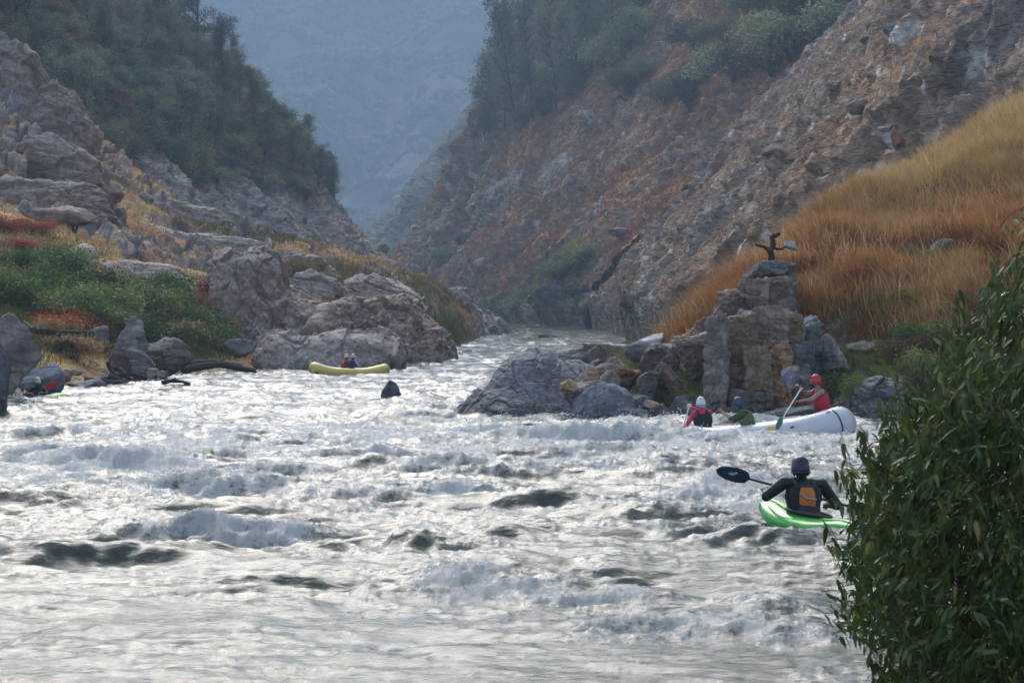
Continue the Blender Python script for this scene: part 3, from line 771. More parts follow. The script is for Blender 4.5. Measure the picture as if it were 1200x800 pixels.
# right promontory
BG = srgb(112, 112, 118)
outcrop('boulder', [(517, 512), (530, 494), (546, 474), (566, 450), (583, 433), (600, 420), (622, 415), (640, 418), (656, 428), (680, 427), (704, 430), (716, 450), (722, 480)], 66.2, 5.5, -.7,
        'largest dark grey boulder at the left tip of the right bank', 'boulder', mat='rock', c=BG, c2=srgb(98, 92, 96), seed=20, lean=.6, bs=(2.4, 2, 1.3), amp=.45, dip=12, nv=240, sharp=9, Dslope=1.0)
outcrop('cliff', [(818, 440), (824, 392), (842, 388), (846, 374), (866, 377), (870, 364), (904, 366), (912, 370), (936, 374), (952, 386), (962, 404), (966, 440)], 68.3, 3.4, -.8,
        'tall fractured brown cliff face behind the rafters', 'cliff', mat='rock', c=srgb(138, 122, 112), c2=srgb(108, 94, 88), seed=21, lean=.25, bs=(1.0, .9, 1.5), amp=.6, dip=4, nv=260, vert=True, sharp=22, res=240)
outcrop('cliff', [(836, 392), (842, 366), (852, 352), (866, 340), (884, 330), (915, 327), (930, 334), (936, 350), (938, 374)], 70.2, 3.2, .8,
        'weathered brown cliff step halfway up below the snag', 'cliff', mat='rock', c=srgb(128, 112, 102), c2=srgb(98, 86, 82), seed=22, lean=.25, bs=(.9, .8, .55), amp=.9, dip=5, nv=160, sharp=16, res=140, top=srgb(150, 128, 104))
outcrop('rock_ledge', [(780, 412), (790, 396), (808, 388), (824, 376), (842, 366), (858, 370), (862, 390)], 72.0, 2.4, .8,
        'stepped brown ledge climbing along the left side of the cliff', 'rock ledge', mat='rock', c=srgb(132, 112, 98), c2=srgb(104, 88, 80), seed=28, lean=.3, bs=(.8, .7, .35), amp=.9, dip=-28, nv=120, sharp=10, res=120, top=srgb(156, 124, 94))
outcrop('rock_ledge', [(874, 336), (880, 322), (890, 316), (894, 310), (922, 309), (932, 315), (940, 330)], 72.6, 2.0, 3.0,
        'small grey ledge directly under the dead snag', 'rock ledge', mat='rock', c=srgb(118, 116, 118), c2=LB, seed=23, lean=.3, bs=(1.1, .8, .24), amp=.8, dip=3, nv=110, sharp=14, res=90)
outcrop('cliff', [(742, 436), (752, 408), (772, 400), (800, 398), (826, 396), (838, 404), (842, 430)], 70.0, 3.0, -.4,
        'low brown rock wall between the white-topped slab and tall cliff', 'cliff', mat='rock', c=srgb(116, 98, 92), c2=srgb(98, 84, 80), seed=24, lean=.3, bs=(.7, .8, .9), amp=.7, dip=12, nv=160, vert=True, res=150)
outcrop('cliff', [(900, 430), (902, 412), (910, 405), (920, 402), (927, 408), (929, 436)], 67.2, 1.2, -.4,
        'narrow orange-tan rock column at the right of the tall cliff', 'cliff', mat='rock', c=srgb(160, 128, 98), c2=srgb(124, 98, 80), seed=25, lean=.2, bs=(.45, .5, .6), amp=.9, dip=3, nv=160, res=90, sharp=20, top=srgb(176, 142, 108))
outcrop('rock_ledge', [(640, 424), (648, 413), (668, 409), (700, 405), (716, 409), (724, 420)], 84, 3.2, .3,
        'low grey ledge with cracks behind the largest dark boulder', 'rock ledge', mat='rock', c=srgb(132, 128, 128), c2=LB, seed=26, lean=.4, bs=(1.0, 1, .4), amp=.6, dip=8, nv=100, res=120)
outcrop('rock_outcrop', [(985, 498), (1000, 462), (1020, 448), (1045, 440), (1070, 446), (1090, 462), (1100, 498)], 65.4, 2.6, -.6,
        'dark fissured shore rock between the white raft and the willow', c=srgb(104, 100, 104), c2=srgb(84, 78, 80), mat='rock', seed=27, lean=.5, bs=(1.0, .9, .6), amp=.7, dip=-25, nv=130, res=130)

def boulder(cx, cy, w, h, D, label, c=None, c2=None, top=None, seed=0, rot=(0, 0, 0), depth=1.0, name='boulder', cat='boulder', mat='rock', planes=12, sub=5, blk=.3, group=None, drop=0.0, rnd=.035, taper=0.0, box=False):
    """(cx, cy) photo centre; w, h its size in photo pixels at distance D"""
    sx, sz = w / F * D / 2, h / F * D / 2
    me = rock_mesh(name, seed, (sx * 1.18, sx * depth * 1.1, sz * 1.22), sub, planes, c, c2, box, blk, rnd, top)
    if taper:
        co = np.empty(len(me.vertices) * 3, np.float32); me.vertices.foreach_get('co', co); co = co.reshape(-1, 3); zn = np.clip(co[:, 2] / (sz * 1.1) * .5 + .5, 0, 1)
        co[:, :2] *= (1 - taper * zn ** 1.3)[:, None]; me.vertices.foreach_set('co', co.ravel()); me.update()
    if mat == 'rock' and D > 79: mat = 'rock_far'
    x, y, z = P(cx, cy, D)
    o = put(name, me, M[mat], loc=(x, y + sx * depth * .5, z - drop)); o.rotation_euler = [math.radians(a) for a in rot]
    return tag(o, label, cat, group)

TB = srgb(158, 128, 106)
boulder(708, 482, 68, 56, 66.6, 'big tilted blue-grey slab boulder near the middle of the right bank', c=srgb(120, 122, 132), c2=srgb(98, 98, 106), seed=31, rot=(0, -22, 10), depth=.7, planes=8)
boulder(676, 462, 36, 34, 67.4, 'light grey-tan boulder wedged between largest boulder and tilted slab', c=srgb(146, 136, 128), c2=srgb(120, 110, 106), seed=32, rot=(0, 15, 0))
boulder(690, 443, 24, 26, 68.6, 'pointed tan boulder standing above the light grey-tan one', c=srgb(164, 138, 118), c2=TB * .8, seed=33, planes=9)
boulder(667, 452, 20, 14, 67.2, 'small orange-tan stone against the largest dark boulder', c=srgb(176, 146, 116), seed=34, sub=4)
boulder(714, 446, 26, 22, 69.2, 'grey block resting above the tilted blue-grey slab', c=srgb(142, 134, 130), seed=35, planes=10)
boulder(732, 445, 34, 30, 69.6, 'rust-brown boulder at the foot of the white-topped slab', c=srgb(136, 98, 76), c2=srgb(92, 72, 66), seed=36, rot=(0, 20, 0))
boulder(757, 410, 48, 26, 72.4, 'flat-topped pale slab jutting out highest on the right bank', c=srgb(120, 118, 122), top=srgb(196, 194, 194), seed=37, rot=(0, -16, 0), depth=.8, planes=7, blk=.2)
boulder(752, 472, 30, 18, 67.0, 'blue-grey flat stone below the leaning brown slabs', c=srgb(112, 116, 124), seed=38, rot=(0, -8, 0))
boulder(741, 488, 44, 20, 66.4, 'grey wedge-shaped rock low beside the tilted slab', c=srgb(124, 120, 120), seed=39, rot=(0, 8, 0))
boulder(765, 477, 20, 15, 66.3, 'rounded tan-topped stone above the waterline left of the pink paddler', c=srgb(150, 128, 110), top=srgb(178, 148, 122), seed=40, sub=4)
boulder(774, 492, 26, 34, 66.2, 'upright dark block closest to the pink paddler', c=srgb(104, 98, 100), seed=41, planes=9)
boulder(741, 503, 15, 15, 65.8, 'small round grey cobble at the splash line', c=srgb(122, 118, 118), seed=42, sub=4, planes=20)
boulder(755, 505, 13, 12, 65.7, 'small pale cobble right of the round grey one', c=srgb(140, 134, 130), seed=43, sub=4, planes=20)
boulder(722, 502, 26, 20, 65.9, 'broken dark rock at the splash line under the tilted slab', c=srgb(96, 92, 96), seed=44)
boulder(790, 448, 20, 46, 68.0, 'leaning brown slab left of the olive shrubs', c=srgb(122, 104, 96), seed=45, rot=(0, -32, 0), depth=.8, planes=8)
boulder(760, 452, 26, 30, 68.2, 'dark angular rock right of the rust-brown boulder', c=srgb(100, 94, 92), seed=46, planes=9)
boulder(808, 486, 44, 40, 67.0, 'dark grey streaked rock behind the pink paddler', c=srgb(96, 96, 100), c2=srgb(78, 76, 80), seed=47, planes=9)
boulder(864, 492, 66, 30, 66.6, 'dark wet rock at the cliff foot behind the green paddler', c=srgb(92, 92, 94), c2=srgb(76, 74, 74), seed=48, planes=10)
boulder(926, 442, 20, 26, 66.0, 'tan-topped oval boulder behind the raised paddle', c=srgb(128, 128, 140), top=srgb(184, 152, 116), seed=49, planes=24, blk=.2, rot=(0, 10, 0))
boulder(938, 448, 24, 15, 66.3, 'small blue-grey slab beside the tan-topped oval boulder', c=srgb(122, 122, 132), seed=50, sub=4, rot=(0, 18, 0))
boulder(925, 490, 70, 26, 65.6, 'pale grey low rock behind the white raft', c=srgb(136, 134, 132), seed=51, planes=10, depth=.5)
boulder(972, 414, 44, 40, 68.6, 'rounded grey boulder half hidden in weeds right of the cliff', c=srgb(126, 124, 122), seed=52, planes=16)
boulder(1010, 410, 34, 18, 69.4, 'flat grey-brown stone right of the rounded weed-ringed boulder', c=srgb(120, 112, 106), seed=53)
boulder(942, 420, 26, 56, 68.4, 'blue-grey block leaning on the right side of the cliff', c=srgb(112, 112, 120), seed=54, planes=8)
boulder(1108, 292, 28, 22, 74.6, 'grey stone poking out of the high grass', c=srgb(130, 122, 116), seed=55)
boulder(926, 288, 16, 10, 74.2, 'small pale stone beside the dead snag', c=srgb(170, 162, 152), seed=56, sub=4)
boulder(700, 452, 20, 12, 67.8, 'small brown stone between the pointed and blocky boulders', c=srgb(128, 108, 96), seed=57, sub=4)
CB, CB2 = srgb(136, 120, 108), srgb(108, 96, 88)
for i, (x0, y0, x1, y1, D_, c_, rt, la) in enumerate([
      (829, 380, 853, 502, 67.0, (132, 122, 116), 1, 'tallest narrow grey pillar at the left end of the cliff face'), (852, 372, 886, 414, 67.7, (128, 110, 98), -2, 'square brown block at the upper left of the cliff face'),
      (852, 410, 874, 462, 67.3, (122, 104, 94), 1, 'brown upright block under the square upper left block of the cliff'), (872, 410, 903, 474, 67.25, (134, 116, 102), -1, 'tan-brown upright block in the centre of the cliff face'),
      (884, 364, 920, 408, 67.8, (138, 122, 110), 2, 'broad brown block at the top centre of the cliff face'), (854, 458, 898, 498, 67.0, (112, 102, 96), -2, 'dark block at the foot of the cliff face'),
      (918, 368, 942, 408, 68.0, (132, 112, 92), 3, 'tan block at the top right of the cliff face'), (940, 374, 962, 412, 68.3, (124, 124, 128), -4, 'blue-grey block at the right end of the cliff top'),
      (926, 404, 950, 442, 67.7, (112, 110, 114), 4, 'dark blue-grey block right of the orange-tan column'), (928, 440, 948, 472, 67.3, (116, 104, 98), -3, 'small brown block under the dark blue-grey block of the cliff'),
      (844, 342, 872, 374, 71.2, (136, 118, 104), -6, 'brown block at the left end of the cliff step'), (868, 330, 900, 366, 70.8, (130, 114, 104), 2, 'square block in the middle of the cliff step'), (896, 328, 930, 362, 70.9, (124, 108, 98), -2, 'dark-topped block at the right end of the cliff step'),
      (886, 309, 930, 322, 72.9, (126, 124, 126), 1, 'thin flat grey slab directly below the dead snag'), (800, 398, 828, 440, 69.2, (120, 102, 94), -8, 'leaning brown block left of the tall grey pillar')]):
    boulder((x0 + x1) / 2, (y0 + y1) / 2, (x1 - x0) * 1.14, (y1 - y0) * 1.07, D_ + ((i * 7) % 5 - 2) * .09, la, c=srgb(*c_), c2=srgb(*c_) * .75, seed=240 + i, box=True, depth=.7 if x1 - x0 > 28 else 1.0, rot=((i * 23) % 13 - 6, rt * 1.7, (i * 37) % 31 - 15), name='cliff_block', cat='rock', blk=.9, rnd=.025, sub=6)
# in the river
boulder(458, 464, 32, 32, 82.5, 'dark pointed rock standing alone in the river', c=srgb(86, 88, 96), c2=srgb(66, 68, 74), seed=68, planes=14, name='river_rock', cat='rock', rot=(0, 4, 0), taper=.62)
boulder(530, 481, 13, 7, 77, 'small dark rock awash left of the largest boulder', c=srgb(84, 84, 88), seed=61, sub=4, name='river_rock', cat='rock')
boulder(648, 398, 32, 12, 262, 'flat dark rock far upstream in midstream', c=srgb(96, 98, 106), seed=62, sub=4, name='river_rock', cat='rock', mat='rock_far')
boulder(546, 414, 13, 7, 178, 'tiny dark rock off the point of the left bluff', c=srgb(84, 84, 90), seed=63, sub=4, name='river_rock', cat='rock', mat='rock_far')
# left shore
PG = srgb(142, 136, 130)
boulder(10, 412, 76, 86, 82, 'large rounded grey boulder at the left edge of the river', c=srgb(128, 120, 120), c2=srgb(108, 102, 104), seed=70, planes=20, blk=.6, depth=.8)
boulder(-12, 462, 40, 110, 71, 'dark rock column cut by the left frame edge', c=srgb(104, 100, 104), seed=71, planes=10, depth=.6)
boulder(38, 448, 66, 40, 84.5, 'blue-grey slab boulder above the far-left kayaker', c=srgb(116, 122, 132), c2=srgb(100, 104, 112), seed=72, planes=9, rot=(0, 6, 0), depth=.6, blk=.25)
boulder(112, 410, 44, 52, 111, 'leftmost leaning slab of the pointed boulder pile', c=PG, c2=srgb(112, 106, 102), seed=73, rot=(0, 38, 0), planes=9, depth=.7, blk=.5, taper=.3)
boulder(150, 410, 48, 66, 108.5, 'tallest pointed boulder in the pile on the left shore', c=srgb(134, 128, 124), c2=srgb(108, 102, 100), seed=79, rot=(0, 30, 0), planes=10, depth=.8, blk=.5, taper=.4)
boulder(192, 418, 62, 40, 111.5, 'rounded overhanging boulder on the right of the pointed pile', c=srgb(138, 132, 124), c2=srgb(104, 98, 94), seed=75, rot=(0, 10, 0), planes=14, depth=.8, blk=.6)
boulder(166, 428, 30, 36, 107, 'dark boulder in front of the pointed pile', c=srgb(108, 104, 102), seed=76, planes=12)
boulder(98, 452, 46, 14, 96, 'low pale wet slab at the left waterline', c=srgb(160, 158, 160), seed=77, blk=.2, depth=.6)
for i, (x, y, w, h, c, la) in enumerate([(75, 440, 16, 14, (148, 130, 118), 'round brownish cobble right of the blue-grey slab'), (62, 430, 14, 10, (150, 140, 132), 'small pale cobble behind the blue-grey slab'),
      (90, 436, 14, 8, (160, 150, 140), 'pale flat cobble beside the orange weeds'), (116, 441, 18, 10, (150, 142, 134), 'pale cobble left of the driftwood pile'),
      (178, 438, 14, 12, (144, 130, 120), 'round tan cobble right of the driftwood pile'), (190, 440, 14, 10, (136, 126, 118), 'brown cobble at the waterline right of the pile'),
      (65, 396, 16, 8, (170, 150, 130), 'pale stone under the black log'), (88, 398, 26, 8, (160, 140, 124), 'flat tan stone under the black log'),
      (280, 408, 34, 20, (132, 128, 128), 'grey stone block at the left foot of the tall bluff'), (175, 446, 20, 5, (176, 172, 170), 'thin pale slab awash below the boulder pile')]):
    boulder(x, y, w, h, 97 + (8 if x > 110 else 0) + (22 if x > 250 else 0) + (14 if y < 400 else 0), la, c=srgb(*c), seed=120 + i, sub=4, planes=18, name='cobble' if w < 20 else 'boulder', cat='stone')
boulder(74, 257, 70, 28, 158, 'flat dark slab stone lying on the left hillside', c=srgb(128, 108, 96), c2=srgb(96, 84, 80), top=srgb(176, 160, 144), seed=81, planes=8, blk=.35, depth=.6, mat='rock_far')
boulder(334, 338, 18, 8, 150, 'small white stone on the left bluffs', c=srgb(206, 190, 176), seed=82, sub=4, mat='rock_far')
for (x, y, w, h, c, sf, la, sd) in [(1053, 164, 17, 26, (158, 112, 94), 'canyon_slope', 'reddish boulder perched high on the right slope', 83), (1060, 36, 44, 28, (140, 140, 146), 'canyon_slope', 'light grey boulder at the crest of the near right spur', 84),
      (1040, 150, 20, 7, (180, 168, 156), 'canyon_slope', 'thin pale slab left of the reddish boulder', 85), (1012, 212, 22, 26, (186, 168, 152), 'canyon_slope', 'cracked pale boulder above the golden grass', 86), (1000, 232, 20, 16, (178, 158, 144), 'canyon_slope', 'smaller pale boulder below the cracked pale one', 87),
      (1020, 198, 16, 14, (176, 140, 118), 'canyon_slope', 'pinkish block between pale and reddish boulders', 187), (978, 102, 20, 14, (150, 138, 132), 'canyon_slope', 'grey block on the skyline of the near right spur', 88), (1005, 125, 24, 18, (146, 140, 140), 'canyon_slope', 'blue-grey block on the near right spur', 89),
      (686, 137, 18, 15, (186, 184, 184), 'canyon_hillside', 'bright white boulder below the right-hand trees', 90), (650, 348, 46, 26, (118, 118, 128), 'canyon_hillside', 'large grey rock among green shrubs at the far shore', 91), (628, 352, 22, 18, (122, 120, 128), 'canyon_hillside', 'grey rock left of the large far-shore rock', 92),
      (728, 272, 30, 10, (142, 134, 128), 'canyon_hillside', 'long grey rock amid orange grass on the right hillside', 93)]:
    r = on_surf(sf, x, y + h * .3)
    if r is None: continue
    D = float(r[0][1])
    boulder(x, y, w, h, D, la, c=srgb(*c), seed=sd, planes=10, mat='rock_far', sub=5, depth=.8, blk=.6)

# ---- loose rocks strewn over the slopes: copies of a few fractured stones
PRO = [rock_mesh('loose_rock', 900 + i, (1, .85, .62 + .06 * (i % 4)), 4, 7 + i % 4, srgb(*c), blk=.8) for i, c in
       enumerate([(134, 128, 130), (122, 106, 100), (144, 138, 136), (112, 108, 114), (160, 142, 128), (118, 100, 92), (130, 126, 134), (180, 168, 158)])]
for me_ in PRO: me_.materials.append(M['rock_far'])
def strew(sf, n, win, smin, smax, label, group, seed, cond=None, flat=None, protos=range(8)):
    p, N, cov = SURF[sf]; rs = np.random.RandomState(seed)
    if sf not in _pc:
        a, b = PX(p); _pc[sf] = (a, b, p[:, 1])
    a, b, d = _pc[sf]
    m = (a > win[0]) & (a < win[2]) & (b > win[1]) & (b < win[3]) & (N[:, 1] < .25)
    if cond is not None: m &= cond(a, b, p)
    idx = np.where(m)[0]
    if not len(idx): return
    w = 1 / (1 + 0 * a[idx])
    pick = rs.choice(idx, min(n, len(idx)), replace=False)
    for i in pick:
        s = smin * (smax / smin) ** (rs.rand() ** 2)
        me_ = PRO[rs.choice(list(protos))]
        o = bpy.data.objects.new('loose_rock', me_); C.objects.link(o)
        o.location = (p[i] - N[i] * .05 * s).tolist(); o.rotation_euler = (rs.uniform(-.5, .5), rs.uniform(-.2, .7), rs.uniform(0, 6.3))
        o.scale = (s * rs.uniform(.8, 1.5), s * rs.uniform(.7, 1.1), s * rs.uniform(.6, 1.1))
        tag(o, label, 'rock', group)
strew('canyon_slope', 90, (720, -10, 1210, 400), .35, 1.5, 'loose angular rock on the reddish near right slope', 'loose rocks on the near right slope', 1, lambda a, b, p: p[:, 1] > 105)
strew('canyon_hillside', 50, (440, 150, 860, 392), .8, 3.0, 'grey rock standing out of the far right hillside', 'rocks on the far right hillside', 2)
strew('wooded_slope', 50, (190, 205, 450, 305), .7, 2.0, 'pale talus rock below the wooded spur', 'talus rocks below the wooded spur', 3, lambda a, b, p: (b > 205 + (a - 200) * .32))
strew('left_bank', 50, (0, 60, 500, 350), .35, 1.5, 'broken grey rock on the left hillside', 'broken rocks on the left hillside', 4, lambda a, b, p: (p[:, 1] < 245) & (p[:, 2] > 3))
strew('canyon_hillside', 16, (600, 355, 730, 392), .8, 1.8, 'grey shore rock at the far right waterline', 'shore rocks at the far bend', 5)
strew('grassy_slope', 20, (655, 420, 840, 506), .10, .38, 'small broken stone among the right bank boulders', 'broken stones among the right bank boulders', 6)
strew('grassy_slope', 20, (930, 440, 1120, 496), .12, .42, 'small dark shore stone behind the white raft', 'dark shore stones behind the white raft', 7)

# ================================================================ PLANTS
def tube(pts, rad, seg=6):
    pts = np.asarray(pts, float); rad = np.asarray(rad, float)
    T = np.gradient(pts, axis=0); T /= np.linalg.norm(T, axis=1, keepdims=True) + 1e-9
    up = np.array([0, 0, 1.0]) if abs(T[0, 2]) < .9 else np.array([1.0, 0, 0])
    A = np.cross(T, up); A /= np.linalg.norm(A, axis=1, keepdims=True) + 1e-9; B = np.cross(T, A)
    th = np.linspace(0, 2 * np.pi, seg, endpoint=False)
    ring = (np.cos(th)[None, :, None] * A[:, None] + np.sin(th)[None, :, None] * B[:, None]) * rad[:, None, None] + pts[:, None]
    n = len(pts); V = np.concatenate([ring.reshape(-1, 3), pts[:1], pts[-1:]])
    f = []
    for i in range(n - 1):
        for j in range(seg):
            k = (j + 1) % seg; f.append((i * seg + j, i * seg + k, (i + 1) * seg + k, (i + 1) * seg + j))
    t3 = [(n * seg, (j + 1) % seg, j) for j in range(seg)] + [(n * seg + 1, (n - 1) * seg + j, (n - 1) * seg + (j + 1) % seg) for j in range(seg)]
    return V, np.array(f), np.array(t3)

class Geo:
    def __init__(s): s.V = []; s.F4 = []; s.F3 = []; s.c = []; s.n = 0
    def add(s, V, F4=None, F3=None, col=(.5, .5, .5)):
        V = np.asarray(V, float); s.V.append(V)
        if F4 is not None and len(F4): s.F4.append(np.asarray(F4) + s.n)
        if F3 is not None and len(F3): s.F3.append(np.asarray(F3) + s.n)
        c = np.asarray(col, float); s.c.append(np.tile(c, (len(V), 1)) if c.ndim == 1 else c)
        s.n += len(V); return s
    def tube(s, pts, rad, col=(.1, .08, .06), seg=6): return s.add(*tube(pts, rad, seg), col=col)
    def mesh(s, name, smooth=False):
        return mesh_np(name, np.concatenate(s.V), np.concatenate(s.F4) if s.F4 else None, np.concatenate(s.F3) if s.F3 else None, col=np.concatenate(s.c), smooth=smooth)

def leaf_quads(P0, size, rs, cols, droop=0.0, aspect=1.6):
    """little bent leaf sprays at the points P0"""
    n = len(P0); d = rs.normal(size=(n, 3)); d[:, 2] -= droop; d /= np.linalg.norm(d, axis=1, keepdims=True)
    e = np.cross(d, rs.normal(size=(n, 3))); e /= np.linalg.norm(e, axis=1, keepdims=True)
    s = (size * rs.uniform(.6, 1.4, n))[:, None]
    a = P0; b = P0 + d * s * .5 * aspect + e * s * .5; c = P0 + d * s * aspect; dd = P0 + d * s * .5 * aspect - e * s * .5
    V = np.stack([a, b, c, dd], 1).reshape(-1, 3); Fq = np.arange(n * 4).reshape(n, 4)
    return V, Fq, np.repeat(cols, 4, axis=0)

def branchy(rs, base, d, length, r, depth, G, tips, col, gnarl=.25, split=(2, 3), upb=.15, seg=6):
    n = 6; pts = [np.array(base, float)]; d = np.array(d, float)
    for i in range(n):
        d = d + rs.normal(size=3) * gnarl / 2; d[2] += upb / 2; d /= np.linalg.norm(d)
        pts.append(pts[-1] + d * length / n)
    rad = np.linspace(r, r * .55 if depth else r * .25, n + 1)
    G.tube(pts, rad, col, seg if depth > 1 else 4)
    if depth == 0: tips.append((pts[-1], d, length)); tips.append((pts[-3], d, length)); return
    for k in range(rs.randint(split[0], split[1] + 1)):
        j = rs.randint(3, n + 1); e = d + rs.normal(size=3) * .75; e /= np.linalg.norm(e)
        branchy(rs, pts[j], e, length * rs.uniform(.55, .8), rad[j] * .7, depth - 1, G, tips, col, gnarl, split, upb, seg)

BARK = srgb(84, 74, 70)
def tree_proto(kind, seed):
    rs = np.random.RandomState(seed); G = Geo(); tips = []
    if kind == 'oak':          # unit: about 1 high, 1 wide
        for k in range(3): branchy(rs, (rs.uniform(-.03, .03), rs.uniform(-.03, .03), -.06), (rs.uniform(-.5, .5), rs.uniform(-.5, .5), 1), .36, .030, 2, G, tips, BARK, .3, (3, 4))
        c1, c2, nl, sp, sz = srgb(108, 122, 84), srgb(158, 164, 124), 46, .115, .034
    elif kind == 'pine':       # 1 high, .45 wide, airy, several leaders
        rs2 = rs
        pts = [np.array([0, 0, -.04])]; d = np.array([rs.uniform(-.12, .12), rs.uniform(-.1, .1), 1.0])
        for i in range(10): d = d + rs.normal(size=3) * .06; d /= np.linalg.norm(d); pts.append(pts[-1] + d * .095)
        rad = np.linspace(.018, .004, 11); G.tube(pts, rad, BARK)
        for i in range(2, 11):
            for k in range(4 if i > 3 else 2):
                a = rs.uniform(0, 6.3); e = np.array([math.cos(a), math.sin(a), rs.uniform(.2, 1.0)]); L = rs.uniform(.10, .22) * (1.05 - .45 * abs(i / 10 - .55))
                branchy(rs, pts[i], e / np.linalg.norm(e), L, .006, 1, G, tips, BARK, .2, (2, 3), .2, 5)
        c1, c2, nl, sp, sz = srgb(98, 112, 92), srgb(142, 150, 122), 26, .042, .016
    elif kind == 'shrub':
        for k in range(7):
            a = rs.uniform(0, 6.3); branchy(rs, (.05 * math.cos(a), .05 * math.sin(a), -.05), (math.cos(a) * .7, math.sin(a) * .7, 1), .42, .016, 1, G, tips, BARK, .25, (3, 4))
        c1, c2, nl, sp, sz = srgb(80, 96, 62), srgb(120, 126, 84), 60, .12, .034
    P0, cc = [], []
    for (t, d, L) in tips:
        m = int(nl * rs.uniform(.4, 1.4)); q = t + rs.normal(size=(m, 3)) * sp * np.array([1, 1, .75]); P0.append(q)
        k = rs.rand(); cc.append(mixc(c1, c2, np.clip(k * .7 + rs.rand(m) * .45, 0, 1)))
    P0 = np.concatenate(P0); cc = np.concatenate(cc); ok = P0[:, 2] > -.02; P0, cc = P0[ok], cc[ok]
    if len(P0) > 5200: k = rs.choice(len(P0), 5200, replace=False); P0, cc = P0[k], cc[k]
    V, Fq, cl = leaf_quads(P0, sz, rs, cc, aspect=1.5)
    g = Geo().add(V, Fq, None, cl)
    tm = G.mesh('trunk'); tm.materials.append(M['bark']); cm = g.mesh('crown'); cm.materials.append(M['leaf'])
    return tm, cm
TP = {'oak': [tree_proto('oak', s) for s in (1, 2, 3, 4)], 'pine': [tree_proto('pine', s) for s in (11, 12, 13, 14)], 'shrub': [tree_proto('shrub', s) for s in (21, 22, 23)]}
_crown_var = {}
def tinted(kind, i, tint):
    """same crown in another foliage colour (another species)"""
    if tint is None: return TP[kind][i][1]
    k = (kind, i, tint)
    if k not in _crown_var:
        me = TP[kind][i][1].copy(); a = me.color_attributes['col']; b = np.empty(len(me.vertices) * 4, np.float32); a.data.foreach_get('color', b)
        b = b.reshape(-1, 4); lum = b[:, :3].mean(1, keepdims=True) / b[:, :3].mean(); b[:, :3] = np.array(srgb(*tint)) * lum; a.data.foreach_set('color', b.ravel())
        _crown_var[k] = me
    return _crown_var[k]
def plant(kind, loc, h, w, label, cat, group, rs, name, tint=None, tilt=0):
    i = rs.randint(len(TP[kind])); tm, cm = TP[kind][i][0], tinted(kind, i, tint)
    r = empty(name, tuple(float(x) for x in loc), rs.uniform(0, 6.3), label, cat, group)
    r.rotation_euler[0] = rs.normal() * .05; r.rotation_euler[1] = tilt + rs.normal() * .05
    r.scale = (w, w, h); r.empty_display_size = .1
    for nm, me in (('trunk' if kind != 'shrub' else 'stem', tm), ('crown', cm)):
        o = bpy.data.objects.new(nm, me); C.objects.link(o); o.parent = r
    return r

rs = np.random.RandomState(5)
# left wooded spur
p, N, wd = SURF['wooded_slope']; a, b = PX(p); _pc['wooded_slope'] = (a, b, p[:, 1])
ok = np.where((wd > .6) & (a > -60) & (a < 470) & (b > -70) & (b < 300) & (p[:, 1] < 470) & (p[:, 1] > 285))[0]
pts = []
tries = 0
while len(pts) < 290 and tries < 20000:
    tries += 1; i = rs.choice(ok); q = (a[i], b[i])
    if all((q[0] - t[0]) ** 2 + ((q[1] - t[1]) * 1.2) ** 2 > 11.2 ** 2 for t in pts[-2000:]): pts.append((a[i], b[i], i))
for (x, y, i) in pts:
    k = rs.rand(); D = p[i, 1]; e_ = .68 if D > 395 else (.85 if D > 360 else 1.0)
    if k < .50: plant('oak', p[i], e_ * rs.uniform(3.2, 5.8), e_ * rs.uniform(3.8, 6.4), 'rounded grey-green oak in the forest on the left spur', 'tree', 'oaks on the left spur', rs, 'oak_tree', None if k < .2 else ((126, 132, 84) if k < .34 else (112, 126, 108)))
    elif k < .70: plant('pine', p[i], e_ * rs.uniform(6, 10.5), e_ * rs.uniform(7, 11), 'airy blue-green pine in the forest on the left spur', 'tree', 'pines on the left spur', rs, 'pine_tree')
    elif k < .94: plant('shrub', p[i], rs.uniform(2.5, 4), rs.uniform(3.5, 5), 'low dark shrub in the forest on the left spur', 'shrub', 'shrubs on the left spur', rs, 'chaparral_shrub')
    else: plant('shrub', p[i], rs.uniform(2.5, 3.6), rs.uniform(3.5, 5), 'dry reddish-brown shrub in the forest on the left spur', 'shrub', 'dry shrubs on the left spur', rs, 'dry_shrub', (122, 84, 66))
for (x, y, h) in [(200, 30, 12), (232, 60, 14), (262, 95, 10), (300, 135, 8), (316, 155, 7), (392, 222, 7), (398, 224, 6), (375, 212, 6), (345, 190, 6), (250, 85, 9), (283, 115, 8)]:
    r = on_surf('wooded_slope', x, y + 6)
    if r is not None: plant('pine', r[0], h, h * .9, 'tall thin pine standing up along the skyline of the left spur', 'tree', 'skyline pines of the left spur', rs, 'pine_tree', (96, 108, 98))
